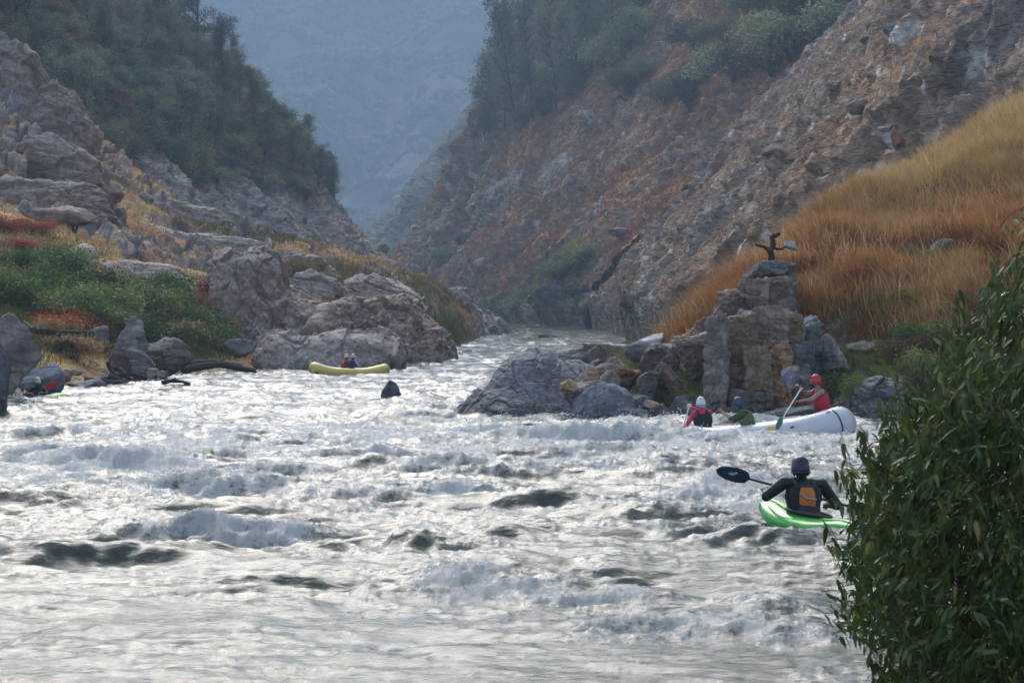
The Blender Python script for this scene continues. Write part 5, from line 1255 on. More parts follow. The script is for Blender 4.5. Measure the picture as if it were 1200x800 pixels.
def person(loc, rz, J, clothes, label, voxel=.011, group=None, headdir=(0, 1, 0), helmet=None, vest=None, vestc2=None, tilt=0.0, name='person', grips=None):
    """J: joints in the person's own frame (x right, y forward, z up). clothes: dict region -> material.
    one continuous body surface made from tapered limbs, then helmet and life vest as parts"""
    J = {k: np.array(v, float) for k, v in J.items()}
    g = Geo(); segs = []
    def limb(a, b, ra, rb, reg): cap_tube(g, a, b, ra, rb); segs.append((np.array(a), np.array(b), (ra + rb) / 2, reg))
    sl, sr = J['sh_l'], J['sh_r']; side = (sr - sl) / np.linalg.norm(sr - sl)
    pel, che, nek, hed = J['pelvis'], J['chest'], J['neck'], J['head']
    wst = (pel * .55 + che * .45)
    tp = [pel - (wst - pel) * .4, pel, wst, che, che * .35 + nek * .65, nek]
    ring_loft(g, tp, [.09, .165, .145, .175, .15, .06], [.08, .125, .10, .118, .095, .055], side, 20, power=2.3)
    segs.append((pel, che, .15, 'torso')); segs.append((che, nek, .12, 'torso'))
    for s_, sh in ((-1, sl), (1, sr)): limb(che * .3 + nek * .7, sh, .066, .066, 'torso')
    limb(nek - (hed - nek) * .1, hed, .056, .052, 'skin')
    hd = np.array(headdir, float); hd /= np.linalg.norm(hd); hu = (hed - nek) * .4 + np.array([0, 0, 1.]); hu -= hd * (hu @ hd); hu /= np.linalg.norm(hu); hs = np.cross(hd, hu)
    hc = hed + hu * .03
    # skull, jaw, nose, ears
    ring_loft(g, [hc + hu * z for z in (-.108, -.095, -.06, -.02, .03, .075, .105, .12)], [.02, .045, .062, .070, .076, .070, .045, .008], [.03, .055, .082, .090, .094, .085, .055, .01], hs, 18)
    segs.append((hc - hu * .07, hc + hu * .07, .08, 'skin'))
    cap_tube(g, hc + hd * .085 + hu * .012, hc + hd * .104 - hu * .022, .009, .014, 7)
    cap_tube(g, hc + hd * .078 - hu * .055 - hs * .02, hc + hd * .078 - hu * .055 + hs * .02, .013, .013, 7)
    for s_ in (-1, 1): cap_tube(g, hc + hs * .073 * s_ + hu * .015, hc + hs * .076 * s_ - hu * .02, .012, .009, 7)
    for s_, k in ((-1, 'l'), (1, 'r')):
        sh, el, wr = J['sh_' + k], J['el_' + k], J['wr_' + k]
        bulk = clothes.get('bulk', 1.0)
        limb(sh, el, .056 * bulk, .044 * bulk, 'upper_arm'); limb(el, wr, .044 * bulk, .029 * bulk, 'forearm')
        d = (wr - el) / np.linalg.norm(wr - el); gn = (grips or {}).get(k, (0, .6, -.6))
        g0 = g.n; hand(g, None, wr, d, gn, 1.0, 1.25, 1 if k == 'l' else -1); segs.append((wr + d * .015, wr + d * .12, .03, 'hand'))
        hp, kn, an = J['hip_' + k], J['kn_' + k], J['an_' + k]
        limb(pel + (hp - pel) * .8, kn, .088, .060, 'legs'); limb(kn, an, .058, .038, 'legs'); limb(an, an + np.array([0, .17, -.02]), .040, .032, 'shoes')
    me = g.mesh('body'); tmp = bpy.data.objects.new('tmp', me); C.objects.link(tmp)
    md = tmp.modifiers.new('r', 'REMESH'); md.mode = 'VOXEL'; md.voxel_size = voxel; md.adaptivity = 0
    sm = tmp.modifiers.new('s', 'SMOOTH'); sm.factor = .5; sm.iterations = 2
    dg = bpy.context.evaluated_depsgraph_get(); dg.update()
    b = bpy.data.meshes.new_from_object(tmp.evaluated_get(dg)); bpy.data.objects.remove(tmp); b.name = 'body'
    regs = ['torso', 'upper_arm', 'forearm', 'hand', 'legs', 'shoes', 'skin']
    b.materials.clear()
    for r in regs: b.materials.append(clothes.get(r, clothes['torso']))
    n = len(b.polygons); cen = np.empty(n * 3, np.float32); b.polygons.foreach_get('center', cen); cen = cen.reshape(-1, 3)
    best = np.full(n, 9.0); mi = np.zeros(n, np.int32)
    for (a, e, r, reg) in segs:
        d = e - a; t = np.clip(((cen - a) @ d) / (d @ d + 1e-9), 0, 1); dist = np.linalg.norm(cen - a - t[:, None] * d, axis=1) - r
        m = dist < best; best[m] = dist[m]; mi[m] = regs.index(reg)
    b.polygons.foreach_set('material_index', mi); b.polygons.foreach_set('use_smooth', np.ones(n, bool)); b.update()
    b.attributes.remove(b.color_attributes['col']) if 'col' in b.color_attributes else None
    o = bpy.data.objects.new(name, b); C.objects.link(o); o.location = loc; o.rotation_euler = (tilt, 0, rz); tag(o, label, 'person', group)
    # eyes, mouth
    for s_ in (-1, 1):
        e = Geo(); cap_tube(e, hc + hd * .088 + hs * .030 * s_ + hu * .012, hc + hd * .089 + hs * .034 * s_ + hu * .012, .009, .009, 7)
        put('eye', e.mesh('eye', True), mm('dark eye', (40, 32, 30), rough=.2), o)
    e = Geo(); cap_tube(e, hc + hd * .089 - hu * .045 - hs * .018, hc + hd * .089 - hu * .045 + hs * .018, .005, .005, 7); put('mouth', e.mesh('mouth', True), mm('lips', (150, 88, 78)), o)
    if helmet:
        e = Geo(); zz = np.linspace(0, 1, 9)
        base = hc + hu * .0
        pts = [base + hu * (-.05 + .195 * math.sin(x * math.pi / 2)) - hd * .004 for x in zz]; rr = [max(.003, math.cos(x * math.pi / 2) ** .75) for x in zz]
        ring_loft(e, pts, [.108 * r for r in rr], [.130 * r for r in rr], hs, 28)
        for s_ in (-1, 1): cap_tube(e, base + hs * .088 * s_ - hu * .01 - hd * .015, base + hs * .084 * s_ - hu * .062 - hd * .01, .024, .020, 10)
        cap_tube(e, base - hd * .068 - hu * .045 - hs * .035, base - hd * .068 - hu * .045 + hs * .035, .052, .052, 12)
        h = put('helmet', e.mesh('helmet', True), helmet, o)
        r = Geo(); th = np.linspace(0, 2 * np.pi, 30)[:-1]
        q = [base - hu * .048 + hs * .110 * math.cos(t) + hd * (.132 * math.sin(t) - .004) for t in th]; r.tube(np.array(q + [q[0]]), np.full(len(q) + 1, .007), seg=6)
        put('rim', r.mesh('rim', True), mm('helmet trim', (40, 42, 48)), h)
        for k in (-1, 0, 1):
            for fb in (-1, 1): v = Geo(); cap_tube(v, base + hu * .082 + hs * .05 * k + fb * hd * .098, base + hu * .10 + hs * .042 * k + fb * hd * .082, .008, .008, 7); put('vent', v.mesh('vent', True), mm('helmet vents', (30, 34, 42)), h)
        s = Geo()
        for s_ in (-1, 1): s.tube(np.array([base + hs * .086 * s_ - hu * .05, base + hs * .06 * s_ - hu * .09 + hd * .03, base - hu * .108 + hd * .045]), np.array([.006] * 3), seg=5)
        put('chin_strap', s.mesh('chin_strap', True), mm('helmet trim', (40, 42, 48)), h)
    if vest:
        e = Geo(); up = (nek - pel) / np.linalg.norm(nek - pel); fw = np.cross(up, side)
        a0 = pel + up * .06
        ring_loft(e, [a0, a0 + up * .03, wst + up * .05, che - up * .01, che + up * .06, che * .45 + nek * .55 - up * .03, che * .3 + nek * .7 - up * .025], [.13, .19, .19, .215, .20, .15, .09], [.10, .155, .158, .172, .165, .135, .08], side, 28, power=2.7)
        vo = put('life_vest', e.mesh('life_vest', True), vest, o)
        st = Geo()
        for s_ in (-1, 1):
            c0 = side * .105 * s_
            q = np.array([che + up * .05 - fw * .145 + c0, nek - up * .055 - fw * .09 + c0, nek - up * .0 + c0 * 1.02, nek - up * .06 + fw * .10 + c0, che + up * .05 + fw * .15 + c0])
            ring_loft(st, catmull(q, np.linspace(0, 4, 14)), np.full(14, .034), np.full(14, .020), side, 10)
        put('shoulder_straps', st.mesh('shoulder_straps', True), vest, o)
        wb = Geo(); th = np.linspace(0, 2 * np.pi, 33)[:-1]; cb = wst + up * .04
        q = [cb + side * .183 * np.sign(math.cos(t)) * abs(math.cos(t)) ** .74 + fw * .149 * np.sign(math.sin(t)) * abs(math.sin(t)) ** .74 for t in th]
        wb.tube(np.array(q + [q[0]]), np.full(len(q) + 1, .012), seg=6); put('waist_belt', wb.mesh('waist_belt', True), mm('webbing', (38, 38, 42)), o)
        if vestc2 == 'orange_panel':
            pn = Geo(); rows = []
            for zf, hw in ((-.02, .088), (.06, .095), (.14, .098), (.22, .090), (.27, .078), (.29, .060)):
                cc = a0 + up * (zf + .04); off = np.interp(zf, [-.02, .1, .2, .3, .33], [.180, .195, .205, .200, .190])
                rows.append([cc - fw * (off + .006 - .02 * (x * x)) + side * hw * x for x in np.linspace(-1, 1, 9)])
            R = np.array(rows); Rb = R + fw * .012
            V = np.concatenate([R.reshape(-1, 3), Rb.reshape(-1, 3)]); f = grid_faces(6, 9); pn.add(V, np.concatenate([f, f[:, ::-1] + 54]))
            pp = put('back_panel', pn.mesh('back_panel'), mm('orange vest panel', (214, 118, 36), var=.12, bump=.3), vo)
            sw = Geo(); xs = np.linspace(-.1, .1, 9)
            q = [a0 + up * (.04 + .17 + .016 * math.tanh(-x * 60 - 2) + (.02 if x < -.055 else 0)) - fw * (.222 - 1.6 * x * x) + side * x for x in xs]
            ring_loft(sw, q, np.full(9, .006), np.full(9, .010), tuple(fw), 8); put('reflective_stripe', sw.mesh('reflective_stripe', True), mm('reflective grey', (150, 156, 160)), vo)
    return o

def raft(loc, L, Wd, r, rot, mat, label, name, rise=.34, rprofile=None, marks=True, thw=2):
    root = empty(name, loc, 0, label, 'raft'); root.rotation_euler = rot
    n = 96; th = np.linspace(0, 2 * np.pi, n, endpoint=False)
    a, b = L / 2 - r, Wd / 2 - r
    x = a * np.sign(np.cos(th)) * np.abs(np.cos(th)) ** .62; y = b * np.sign(np.sin(th)) * np.abs(np.sin(th)) ** .55
    z = r + rise * np.clip((np.abs(x) / a - .30) / .7, 0, 1) ** 1.7
    pts = np.stack([x, y, z], 1)
    k = np.array([1, 2, 3, 2, 1.]) / 9
    for c in range(3): pts[:, c] = np.convolve(np.concatenate([pts[-2:, c], pts[:, c], pts[:2, c]]), k, 'valid')
    P2 = np.concatenate([pts, pts[:1]]); T = np.roll(pts, -1, 0) - np.roll(pts, 1, 0); T /= np.linalg.norm(T, axis=1, keepdims=True); T = np.concatenate([T, T[:1]])
    rr = r * (1 + .0 * x); rr = np.concatenate([rr, rr[:1]])
    seg = 20; A = np.cross(T, [0, 0, 1.0]); A /= np.linalg.norm(A, axis=1, keepdims=True); B = np.cross(A, T); ph = np.linspace(0, 2 * np.pi, seg, endpoint=False)
    V = P2[:, None] + (np.cos(ph)[None, :, None] * A[:, None] + np.sin(ph)[None, :, None] * B[:, None]) * rr[:, None, None]
    i = np.arange(seg); k2 = (i + 1) % seg; m = len(P2)
    f = np.concatenate([np.stack([q * seg + i, q * seg + k2, (q + 1) * seg + k2, (q + 1) * seg + i], 1) for q in range(m - 1)])
    g = Geo().add(V.reshape(-1, 3), f); put('outer_tube', g.mesh('outer_tube', True), mat, root)
    # floor
    fl = Geo(); nn = 33; u = np.linspace(-1, 1, nn); X = u * a; w = b * np.clip(1 - np.abs(u) ** 3.2, 0.02, 1) ** .55
    zf = .10 + rise * np.clip((np.abs(X) / a - .30) / .7, 0, 1) ** 1.7
    G = np.stack([np.repeat(X[:, None], 9, 1), w[:, None] * np.linspace(-1, 1, 9)[None], np.repeat(zf[:, None], 9, 1) - .0], -1)
    G2 = G.copy(); G2[..., 2] -= .13; q = G.reshape(-1, 3); q2 = G2.reshape(-1, 3); ff = grid_faces(nn, 9)
    per = [j for j in range(9)] + [r_ * 9 + 8 for r_ in range(1, nn)] + [(nn - 1) * 9 + j for j in range(7, -1, -1)] + [r_ * 9 for r_ in range(nn - 2, 0, -1)]
    per = np.array(per); pn = np.roll(per, -1)
    fl.add(np.concatenate([q, q2]), np.concatenate([ff, ff[:, ::-1] + len(q), np.stack([per, pn, pn + len(q), per + len(q)], 1)]))
    put('floor', fl.mesh('floor'), mm('raft floor', (120, 120, 118)), root)
    # black wear strip under the tube
    ch = Geo(); lo = P2 + np.array([0, 0, -1.0]) * (r * .78) + A * (r * -.0); ring_loft(ch, lo, np.full(m, r * .62), np.full(m, r * .34), (0, 0, 1), 10, cap=False)
    Vn = P2[:, None] - np.array([0, 0, r * .62]) + (np.cos(ph)[None, :, None] * A[:, None] * r * .88 + np.sin(ph)[None, :, None] * B[:, None] * r * .46)
    ch = Geo().add(Vn.reshape(-1, 3), f); put('wear_strip', ch.mesh('wear_strip', True), mm('black raft rubber', (28, 28, 30), rough=.5), root)
    for t in np.linspace(-.42, .42, thw + 1):
        e = Geo(); xx = t * L; wy = b * .96; q = np.stack([np.full(9, xx), np.linspace(-wy, wy, 9), np.full(9, r * 1.15)], 1)
        ring_loft(e, q, np.full(9, r * .82), np.full(9, r * .82), (1, 0, 0), 16); put('thwart', e.mesh('thwart', True), mat, root)
    if marks:
        # grab strap over the end, patches and a small yellow emblem on the near side
        e = Geo(); j = 0
        for sx, lo_, hi_, j in ((1, -1.2, .6, int(n * .93)),):
            c = pts[j]; Aj, Bj = A[j], B[j]; an = np.linspace(-1.1, 1.15, 14)
            q = [c + (Aj * math.cos(x_) + Bj * math.sin(x_)) * (r + .006) for x_ in an]
            ring_loft(e, q, np.full(14, .020), np.full(14, .006), tuple(T[j]), 8)
        put('grab_strap', e.mesh('grab_strap'), mm('webbing', (38, 38, 42)), root)
        for (fr, an, w_, h_, key, c_) in ((.655, .45, .11, .035, 'raft patch dark', (60, 62, 74)), (.69, .5, .05, .03, 'raft patch dark', (60, 62, 74)), (.80, .55, .06, .03, 'raft patch dark', (60, 62, 74)), (.765, .62, .12, .08, 'yellow emblem', (220, 180, 60)), (.91, 1.05, .06, .03, 'raft patch dark', (60, 62, 74))):
            j = int(n * fr) % n; Aj, Bj, Tj = A[j], B[j], T[j]; rows = []
            for yy in np.linspace(-1, 1, 7):
                x_ = an + yy * h_ / r; rows.append([pts[j] + Tj * (t_ * w_ * (1 - .35 * abs(yy)) ) + (Aj * math.cos(x_) + Bj * math.sin(x_)) * (r + .005) for t_ in np.linspace(-1, 1, 7)])
            R = np.array(rows).reshape(-1, 3); e = Geo().add(R, grid_faces(7, 7)); put('emblem' if 'yellow' in key else 'patch', e.mesh('patch'), mm(key, c_), root)
    # safety line round the tube
    e = Geo(); j = np.arange(0, m); ang = .62; q = P2 + (A * math.cos(ang) + B * math.sin(ang)) * (r + .012) - np.array([0, 0, 1]) * (np.abs(np.sin(j * math.pi / 8)) * .03)[:, None]
    return root

def paddle(p0, p1, blade_len, blade_w, shaft_mat, blade_mat, label, r=.016, double=False, feather=(1, 0, 0), name='paddle', tgrip=True):
    p0, p1 = np.array(p0, float), np.array(p1, float); c = (p0 + p1) / 2; d = p1 - p0; L = np.linalg.norm(d); d /= L
    root = empty(name, tuple(c), 0, label, 'paddle'); g = Geo(); g.tube(np.linspace(p0 - c, p1 - c, 6), np.full(6, r), seg=8); put('shaft', g.mesh('shaft', True), shaft_mat, root)
    ends = [(p1 - c, d)] + ([(p0 - c, -d)] if double else [])
    for (q, dd) in ends:
        e = Geo(); t = np.linspace(0, 1, 12); w = blade_w / 2 * np.sin(np.pi * np.clip(t * .80 + .14, 0, 1)) ** .6; w[-1] *= .35; w[0] = r * 1.2
        pts = np.array([q + dd * (x * blade_len - .03) for x in t]); ring_loft(e, pts, w, np.full(12, .009), feather, 14)
        put('blade', e.mesh('blade', True), blade_mat, root)
    if tgrip and not double:
        e = Geo(); s = np.array(feather, float); cap_tube(e, p0 - c - s * .045, p0 - c + s * .045, .017, .017, 8); put('grip', e.mesh('grip', True), shaft_mat, root)
    return root

def kayak(loc, rz, L, Wd, label, mat, mat2, pitch=0.0, name='kayak', roll=0.0):
    root = empty(name, loc, rz, label, 'kayak'); root.rotation_euler = (pitch, roll, rz)
    n = 41; u = np.linspace(-1, 1, n); y = u * L / 2
    w = Wd / 2 * np.clip(1 - np.abs(u) ** 2.3, 0, 1) ** .62 + .01
    zb = -.10 + .26 * np.abs(u) ** 2.6; zt = .20 + .16 * np.clip(np.abs(u) - .30, 0, 1) ** 1.1 - .13 * np.clip(np.abs(u) - .72, 0, 1) * 2 - .0
    zt = np.maximum(zt, zb + .03)
    seg = 24; th = np.linspace(0, 2 * np.pi, seg, endpoint=False); cc = np.sign(np.cos(th)) * np.abs(np.cos(th)) ** .75; ss = np.sign(np.sin(th)) * np.abs(np.sin(th)) ** .8
    V = np.stack([cc[None] * w[:, None], np.repeat(y[:, None], seg, 1), (zt + zb)[:, None] / 2 + ss[None] * (zt - zb)[:, None] / 2], -1)
    i = np.arange(seg); k = (i + 1) % seg
    f = np.concatenate([np.stack([q * seg + i, q * seg + k, (q + 1) * seg + k, (q + 1) * seg + i], 1) for q in range(n - 1)])
    Vv = np.concatenate([V.reshape(-1, 3), V[0].mean(0)[None], V[-1].mean(0)[None]]); b = n * seg
    f3 = np.concatenate([np.stack([0 * i + b, i, k], 1), np.stack([0 * i + b + 1, (n - 1) * seg + k, (n - 1) * seg + i], 1)])
    put('hull', Geo().add(Vv, f, f3).mesh('hull', True), mat, root)
    # moulded deck ridge, cockpit rim, spray skirt, grab loops
    e = Geo(); yy = np.linspace(-.93, -.33, 10) * L / 2; q = np.stack([0 * yy, yy, np.interp(yy, y, zt) + .004], 1); ring_loft(e, q, np.interp(np.arange(10), [0, 9], [.05, .13]), np.full(10, .02), (1, 0, 0), 10); put('deck_ridge', e.mesh('deck_ridge', True), mat2, root)
    e = Geo(); yy = np.linspace(.36, .93, 10) * L / 2; q = np.stack([0 * yy, yy, np.interp(yy, y, zt) + .004], 1); ring_loft(e, q, np.interp(np.arange(10), [0, 9], [.13, .05]), np.full(10, .02), (1, 0, 0), 10); put('deck_ridge', e.mesh('deck_ridge', True), mat2, root)
    e = Geo(); t = np.linspace(0, 2 * np.pi, 33); q = np.stack([.235 * np.cos(t), .06 + .40 * np.sin(t), .235 + 0 * t], 1); e.tube(q, np.full(33, .016), seg=7); put('cockpit_rim', e.mesh('cockpit_rim', True), mm('black cockpit rim', (26, 26, 28)), root)
    e = Geo(); q = [np.array([0, .06, z]) for z in (.20, .225, .235, .26, .32)]; ring_loft(e, q, [.222, .20, .17, .15, .14], [.36, .28, .19, .14, .13], (1, 0, 0), 24); put('spray_skirt', e.mesh('spray_skirt', True), mm('neoprene', (24, 25, 28), rough=.6), root)
    for s_ in (-1, 1):
        e = Geo(); q = np.array([[-.05, s_ * L * .455, .20], [-.04, s_ * L * .455, .25], [.04, s_ * L * .455, .25], [.05, s_ * L * .455, .20]]); e.tube(q, np.full(4, .009), seg=5); put('grab_loop', e.mesh('grab_loop', True), mm('webbing', (38, 38, 42)), root)
    return root

skin = mm('skin', (196, 140, 116), rough=.55, var=.06); skin2 = mm('tanned skin', (178, 112, 90), rough=.55, var=.06)
black = mm('black drytop', (26, 27, 33), rough=.5, var=.25, bump=.4); neo = mm('neoprene', (24, 25, 28), rough=.6)
def legs_in(pel, spread=.13, fwd=.42, zk=.14):
    p = np.array(pel, float)
    return dict(hip_l=p + (-.09, 0, 0), hip_r=p + (.09, 0, 0), kn_l=p + (-spread, fwd, zk), kn_r=p + (spread, fwd, zk), an_l=p + (-spread * .8, fwd + .40, -.02), an_r=p + (spread * .8, fwd + .40, -.02))

# --- kayaker in front
D = 33.6; kx, ky = (941 - 600) / F * D, D; hdg = math.radians(24); zw = max(.0, min(.10, water_top(kx, ky))); ph = math.radians(9); ks = 1.13
kayak((kx + .05, ky - .30, zw + .05), math.radians(27), 2.3, .76, 'bright green whitewater kayak closest to the camera', mm('green plastic', (48, 190, 62), rough=.3, var=.05, coat=.4), mm('light green plastic', (120, 214, 84), rough=.3, var=.05), pitch=math.radians(5), roll=math.radians(6))
J = dict(pelvis=(0, -.06, .14), chest=(.0, -.02, .46), neck=(0, .02, .64), head=(-.015, .05, .735), sh_l=(-.225, .0, .60), sh_r=(.225, .0, .575),
         el_l=(-.42, .06, .44), wr_l=(-.36, .31, .50), el_r=(.43, .05, .33), wr_r=(.40, .31, .32), **legs_in((0, -.06, .12)))
kp = person((kx, ky, zw - .02), ph, J, dict(torso=black, upper_arm=black, forearm=black, hand=skin2, legs=neo, shoes=neo, skin=skin2, bulk=1.35), 'kayaker seen from behind in a black top and vest with an orange back panel',
       voxel=.008, helmet=mm('dark navy helmet', (40, 44, 66), rough=.3, var=.1), vest=mm('black vest', (30, 30, 34), rough=.7, var=.2, bump=.4), vestc2='orange_panel', headdir=(-.15, 1, -.05))
kp.scale = (ks, ks, ks); loc2w = Matrix.Translation((kx, ky, zw - .02)) @ Matrix.Rotation(ph, 4, 'Z') @ Matrix.Scale(ks, 4)
pa = loc2w @ Vector((-.30, .36, .56)); pb = loc2w @ Vector((.42, .38, .36))
dv = (pb - pa).normalized(); pL = pa - dv * .32; pR = pb + dv * .30
dpr = paddle(tuple(pR), tuple(pL), .47, .21, mm('black shaft', (30, 30, 32)), mm('navy blade', (44, 58, 82), rough=.35, var=.2), 'double-bladed navy paddle held by the nearest kayaker', double=True, feather=(.12, -.35, .93), name='kayak_paddle')
e = Geo(); q = np.array(pL - (pL + pR) / 2) - np.array(dv) * .22 + np.array((0, -.014, 0)); ring_loft(e, [q + np.array((-.05, 0, .012)), q, q + np.array((.05, 0, -.008))], [.004, .028, .004], [.012] * 3, (0, 0, 1), 10); put('blade_emblem', e.mesh('blade_emblem'), mm('pale blue emblem', (120, 180, 210)), dpr)
e = Geo(); q2 = q + np.array((.055, 0, .01)); ring_loft(e, [q2 + np.array((-.025, 0, 0)), q2, q2 + np.array((.025, 0, -.004))], [.003, .02, .003], [.012] * 3, (0, 0, 1), 10); put('blade_emblem', e.mesh('blade_emblem'), mm('orange emblem', (220, 170, 90)), dpr)

# --- white raft
D = 60.5; rx = (915 - 600) / F * D
raft((rx - .28, D, -.38), 4.25, 1.95, .385, (0, math.radians(-8), math.radians(-13)), mm('white raft skin', (206, 208, 216), rough=.38, var=.04, coat=.2), 'white inflatable raft with its right end riding high on a wave', 'white_raft', rise=.15)
pers = lambda px, z, D: ((px - 600) / F * D, D, z)
# red paddler facing left
x, y, z = pers(964, .63, 60.6)
J = dict(pelvis=(0, 0, 0), chest=(0, .05, .31), neck=(0, .10, .53), head=(0, .15, .66), sh_l=(-.19, .08, .455), sh_r=(.19, .10, .455), el_l=(-.20, .30, .30), wr_l=(-.10, .54, .255), el_r=(.16, .32, .42), wr_r=(.02, .50, .56), **legs_in((0, 0, -.02), .14, .40, .06))
pr = person((x, y, z - .02), math.radians(100), J, dict(torso=mm('grey tee', (150, 138, 124), var=.1), upper_arm=mm('grey tee', (150, 138, 124)), forearm=skin2, hand=skin2, legs=mm('dark shorts', (60, 58, 60)), shoes=neo, skin=skin2),
       'rafter in red helmet and red vest high on the white raft', voxel=.010, helmet=mm('red helmet', (196, 28, 40), rough=.25, var=.06, coat=.5), vest=mm('red vest', (186, 34, 44), rough=.6, var=.15, bump=.3), headdir=(0, 1, -.12))
w = Matrix.Translation((x, y, z)) @ Matrix.Rotation(math.radians(100), 4, 'Z')
top = Vector(P(939, 455, 60.35)); mid = Vector(P(919, 487, 59.3)); dv = (mid - top).normalized()
paddle(tuple(top), tuple(mid + dv * .15), .50, .19, mm('white shaft', (214, 218, 224)), mm('teal green blade', (16, 120, 98), rough=.35), 'white-shafted paddle with green blade held by the red-helmeted rafter', feather=(.5, .8, 0), name='raft_paddle')
# green paddler facing left
x, y, z = pers(880, .17, 60.3)
J = dict(pelvis=(0, -.02, 0), chest=(0, .10, .30), neck=(0, .20, .49), head=(0, .27, .60), sh_l=(-.18, .18, .42), sh_r=(.18, .17, .42), el_l=(-.20, .42, .30), wr_l=(-.10, .60, .44), el_r=(.24, .36, .24), wr_r=(.16, .58, .22), **legs_in((0, -.02, -.02), .14, .40, .08))
grn = mm('green jacket', (54, 84, 50), rough=.7, var=.2, bump=.3)
pg = person((x, y, z - .02), math.radians(84), J, dict(torso=grn, upper_arm=grn, forearm=skin, hand=skin, legs=mm('dark shorts', (60, 58, 60)), shoes=neo, skin=skin, bulk=1.15),
       'rafter in green jacket and blue helmet reaching left in the middle of the white raft', voxel=.010, helmet=mm('blue helmet', (38, 66, 116), rough=.3, var=.35, vscale=9), vest=mm('olive vest', (92, 102, 58), rough=.8, var=.25, bump=.3), headdir=(0, 1, -.1), grips={'l': (0, 1, .3)})
# pink paddler, back to the camera
x, y, z = pers(824, .10, 61.2)
J = dict(pelvis=(0, 0, 0), chest=(0, .03, .31), neck=(-.02, .07, .52), head=(-.03, .10, .645), sh_l=(-.17, .06, .45), sh_r=(.16, .06, .46), el_l=(-.34, .12, .20), wr_l=(-.44, .30, .02), el_r=(.20, .32, .42), wr_r=(-.16, .44, .56), **legs_in((0, 0, -.02), .13, .38, .08))
pink = mm('pink drytop', (214, 44, 100), rough=.55, var=.12, bump=.3)
pp_ = person((x, y, z - .02), math.radians(8), J, dict(torso=pink, upper_arm=pink, forearm=pink, hand=skin, legs=mm('red trousers', (200, 30, 60)), shoes=neo, skin=skin, bulk=1.1),
       'rafter in pink top and white helmet, back turned, left of the green-clad one', voxel=.010, helmet=mm('white helmet', (222, 226, 234), rough=.3, var=.04, coat=.3), vest=mm('black vest', (30, 30, 34), rough=.7, var=.2, bump=.4), headdir=(-.1, 1, 0))
a = np.array(P(808, 474, 60.7)); b = np.array(P(799, 507, 60.8)); paddle(tuple(a), tuple(a + (b - a) * 1.25), .42, .19, mm('white shaft', (214, 218, 224)), mm('dark blade', (50, 52, 58)), 'white-shafted paddle dipped in the froth by the pink-clad rafter', name='raft_paddle')

for q_ in (pr, pg, pp_): q_.scale = (1.09, 1.09, 1.09)
# --- yellow raft
D = 118.5; rx = (409 - 600) / F * D
raft((rx, D, -.02), 3.75, 1.75, .25, (0, math.radians(1.5), math.radians(6)), mm('yellow raft skin', (232, 206, 112), rough=.4, var=.05), 'yellow inflatable raft crossing in front of the left bluff', 'yellow_raft', rise=.25, marks=False)
for (px, z, dy, c, hc, lab, key) in ((403.5, .36, .45, (150, 40, 42), (224, 206, 190), 'rafter in red sitting left of the blue one in the yellow raft', 'red jacket'), (411, .36, .0, (34, 44, 110), (226, 214, 206), 'rafter in dark blue holding an oar in the yellow raft', 'navy jacket')):
    x, y, z = pers(px, z, D + dy); jk = mm(key, c, var=.2)
    J = dict(pelvis=(0, 0, 0), chest=(0, .04, .30), neck=(0, .08, .50), head=(0, .12, .62), sh_l=(-.18, .07, .43), sh_r=(.18, .07, .43), el_l=(-.24, .24, .22), wr_l=(-.16, .46, .18), el_r=(.24, .24, .22), wr_r=(.16, .46, .20), **legs_in((0, 0, -.02), .13, .40, .06))
    person((x, y, z), math.radians(-80 if 'blue' in key or 'navy' in key else -60), J, dict(torso=jk, upper_arm=jk, forearm=jk, hand=skin2, legs=jk, shoes=neo, skin=skin2, bulk=1.2), lab, voxel=.014, helmet=mm('cream helmet', hc, rough=.4), vest=jk)
a = np.array(P(414, 432, 118.0)); paddle(tuple(a), tuple(np.array(P(424, 428, 117.2))), .42, .18, mm('white shaft', (214, 218, 224)), mm('dark green blade', (40, 70, 60)), 'oar with dark blade held out by the blue-clad rafter in the yellow raft', name='raft_paddle')

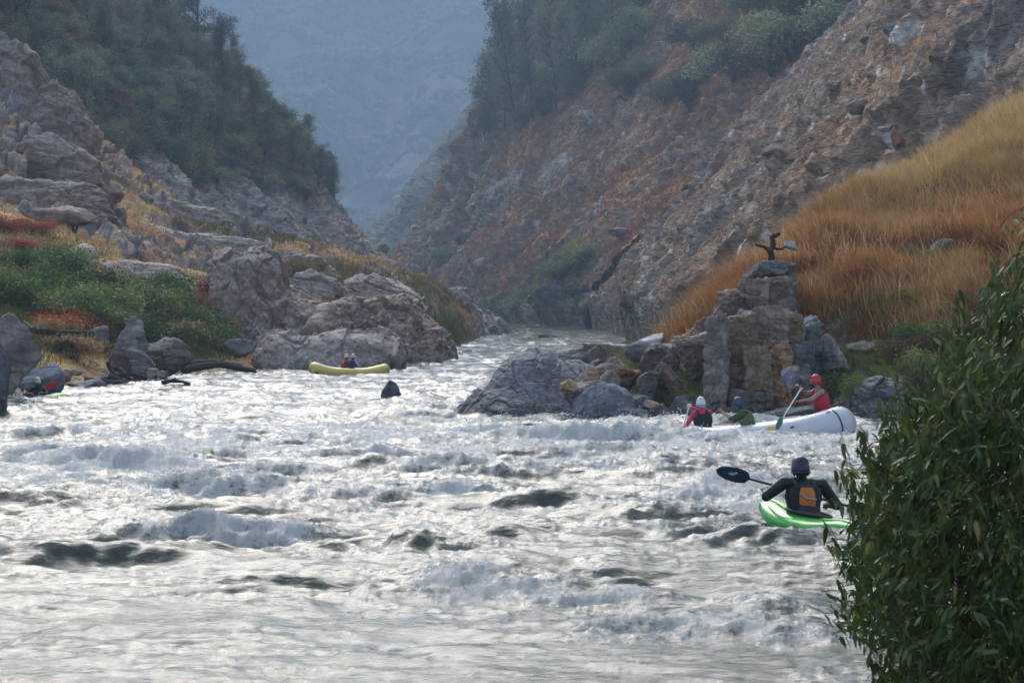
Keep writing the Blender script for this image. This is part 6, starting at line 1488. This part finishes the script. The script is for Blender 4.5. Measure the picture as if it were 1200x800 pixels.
# --- far left kayaker by the boulders
D = 83.0; kx = (46 - 600) / F * D
kayak((kx - .05, D - 1.0, .10), math.radians(112), 2.3, .66, 'lime green kayak nosed against the left shore boulders', mm('lime plastic', (70, 210, 60), rough=.3, var=.05, coat=.4), mm('light green plastic', (120, 214, 84)), pitch=math.radians(-3))
J = dict(pelvis=(0, -.06, .14), chest=(.0, .02, .45), neck=(0, .08, .65), head=(0, .12, .77), sh_l=(-.19, .05, .58), sh_r=(.19, .05, .58), el_l=(-.38, .16, .40), wr_l=(-.30, .40, .44), el_r=(.36, .16, .40), wr_r=(.30, .40, .42), **legs_in((0, -.06, .12)))
person((kx, D, -.02), math.radians(160), J, dict(torso=black, upper_arm=black, forearm=black, hand=skin, legs=neo, shoes=neo, skin=skin, bulk=1.15), 'kayaker in black with a white helmet beside the left shore boulders', voxel=.012, helmet=mm('white helmet', (222, 226, 234)), vest=mm('black vest', (30, 30, 34)))
w = Matrix.Translation((kx, D, -.02)) @ Matrix.Rotation(math.radians(160), 4, 'Z')
pa = w @ Vector((.72, .46, .22)); pb = w @ Vector((-.52, .46, .62))
paddle(tuple(pa), tuple(pb), .46, .22, mm('black shaft', (30, 30, 32)), mm('red blade', (206, 30, 34), rough=.4), 'red-bladed paddle held by the kayaker at the left shore', double=True, feather=(.3, 0, .95), name='kayak_paddle')

# ================================================================ SPRAY
rs = np.random.RandomState(33); v, f = ico(1); pos = []; sz = []
for (x0, x1, D, zt, n) in [(540, 800, 65.2, .55, 800), (800, 900, 62.2, .5, 500), (900, 940, 62.0, .8, 260), (980, 1030, 60, .5, 260), (560, 640, 63, .4, 300), (835, 900, 33.5, .25, 260), (20, 380, 38, .22, 500), (480, 640, 26.5, .16, 240), (200, 380, 31.2, .2, 300), (860, 960, 60.0, .35, 300), (300, 1000, 55, .2, 500), (790, 830, 60, .5, 240)]:
    x = rs.uniform(x0, x1, n); d = D + rs.normal(size=n) * .5; X = (x - 600) / F * d
    zb = river(X, d)[0] + zwater(d); cl = np.clip(perlin(np.stack([X / .5, d * 0, d * 0], 1), 7) + .35, .05, 1)
    z = zb + zt * cl * rs.rand(n) ** 2.2; pos.append(np.stack([X, d, z], 1)); sz.append(rs.uniform(.25, 1, n) * D * .00028)
pos = np.concatenate(pos); sz = np.concatenate(sz)
V = v[None] * sz[:, None, None] + pos[:, None]
me = mesh_np('water_spray', V.reshape(-1, 3), None, (f[None] + (np.arange(len(pos)) * len(v))[:, None, None]).reshape(-1, 3), smooth=True)
o = put('water_spray', me, mm('spray', (226, 232, 238), rough=.4, spec=.6, var=.02)); tag(o, 'white droplets of spray above the rapids', 'spray', kind='stuff')
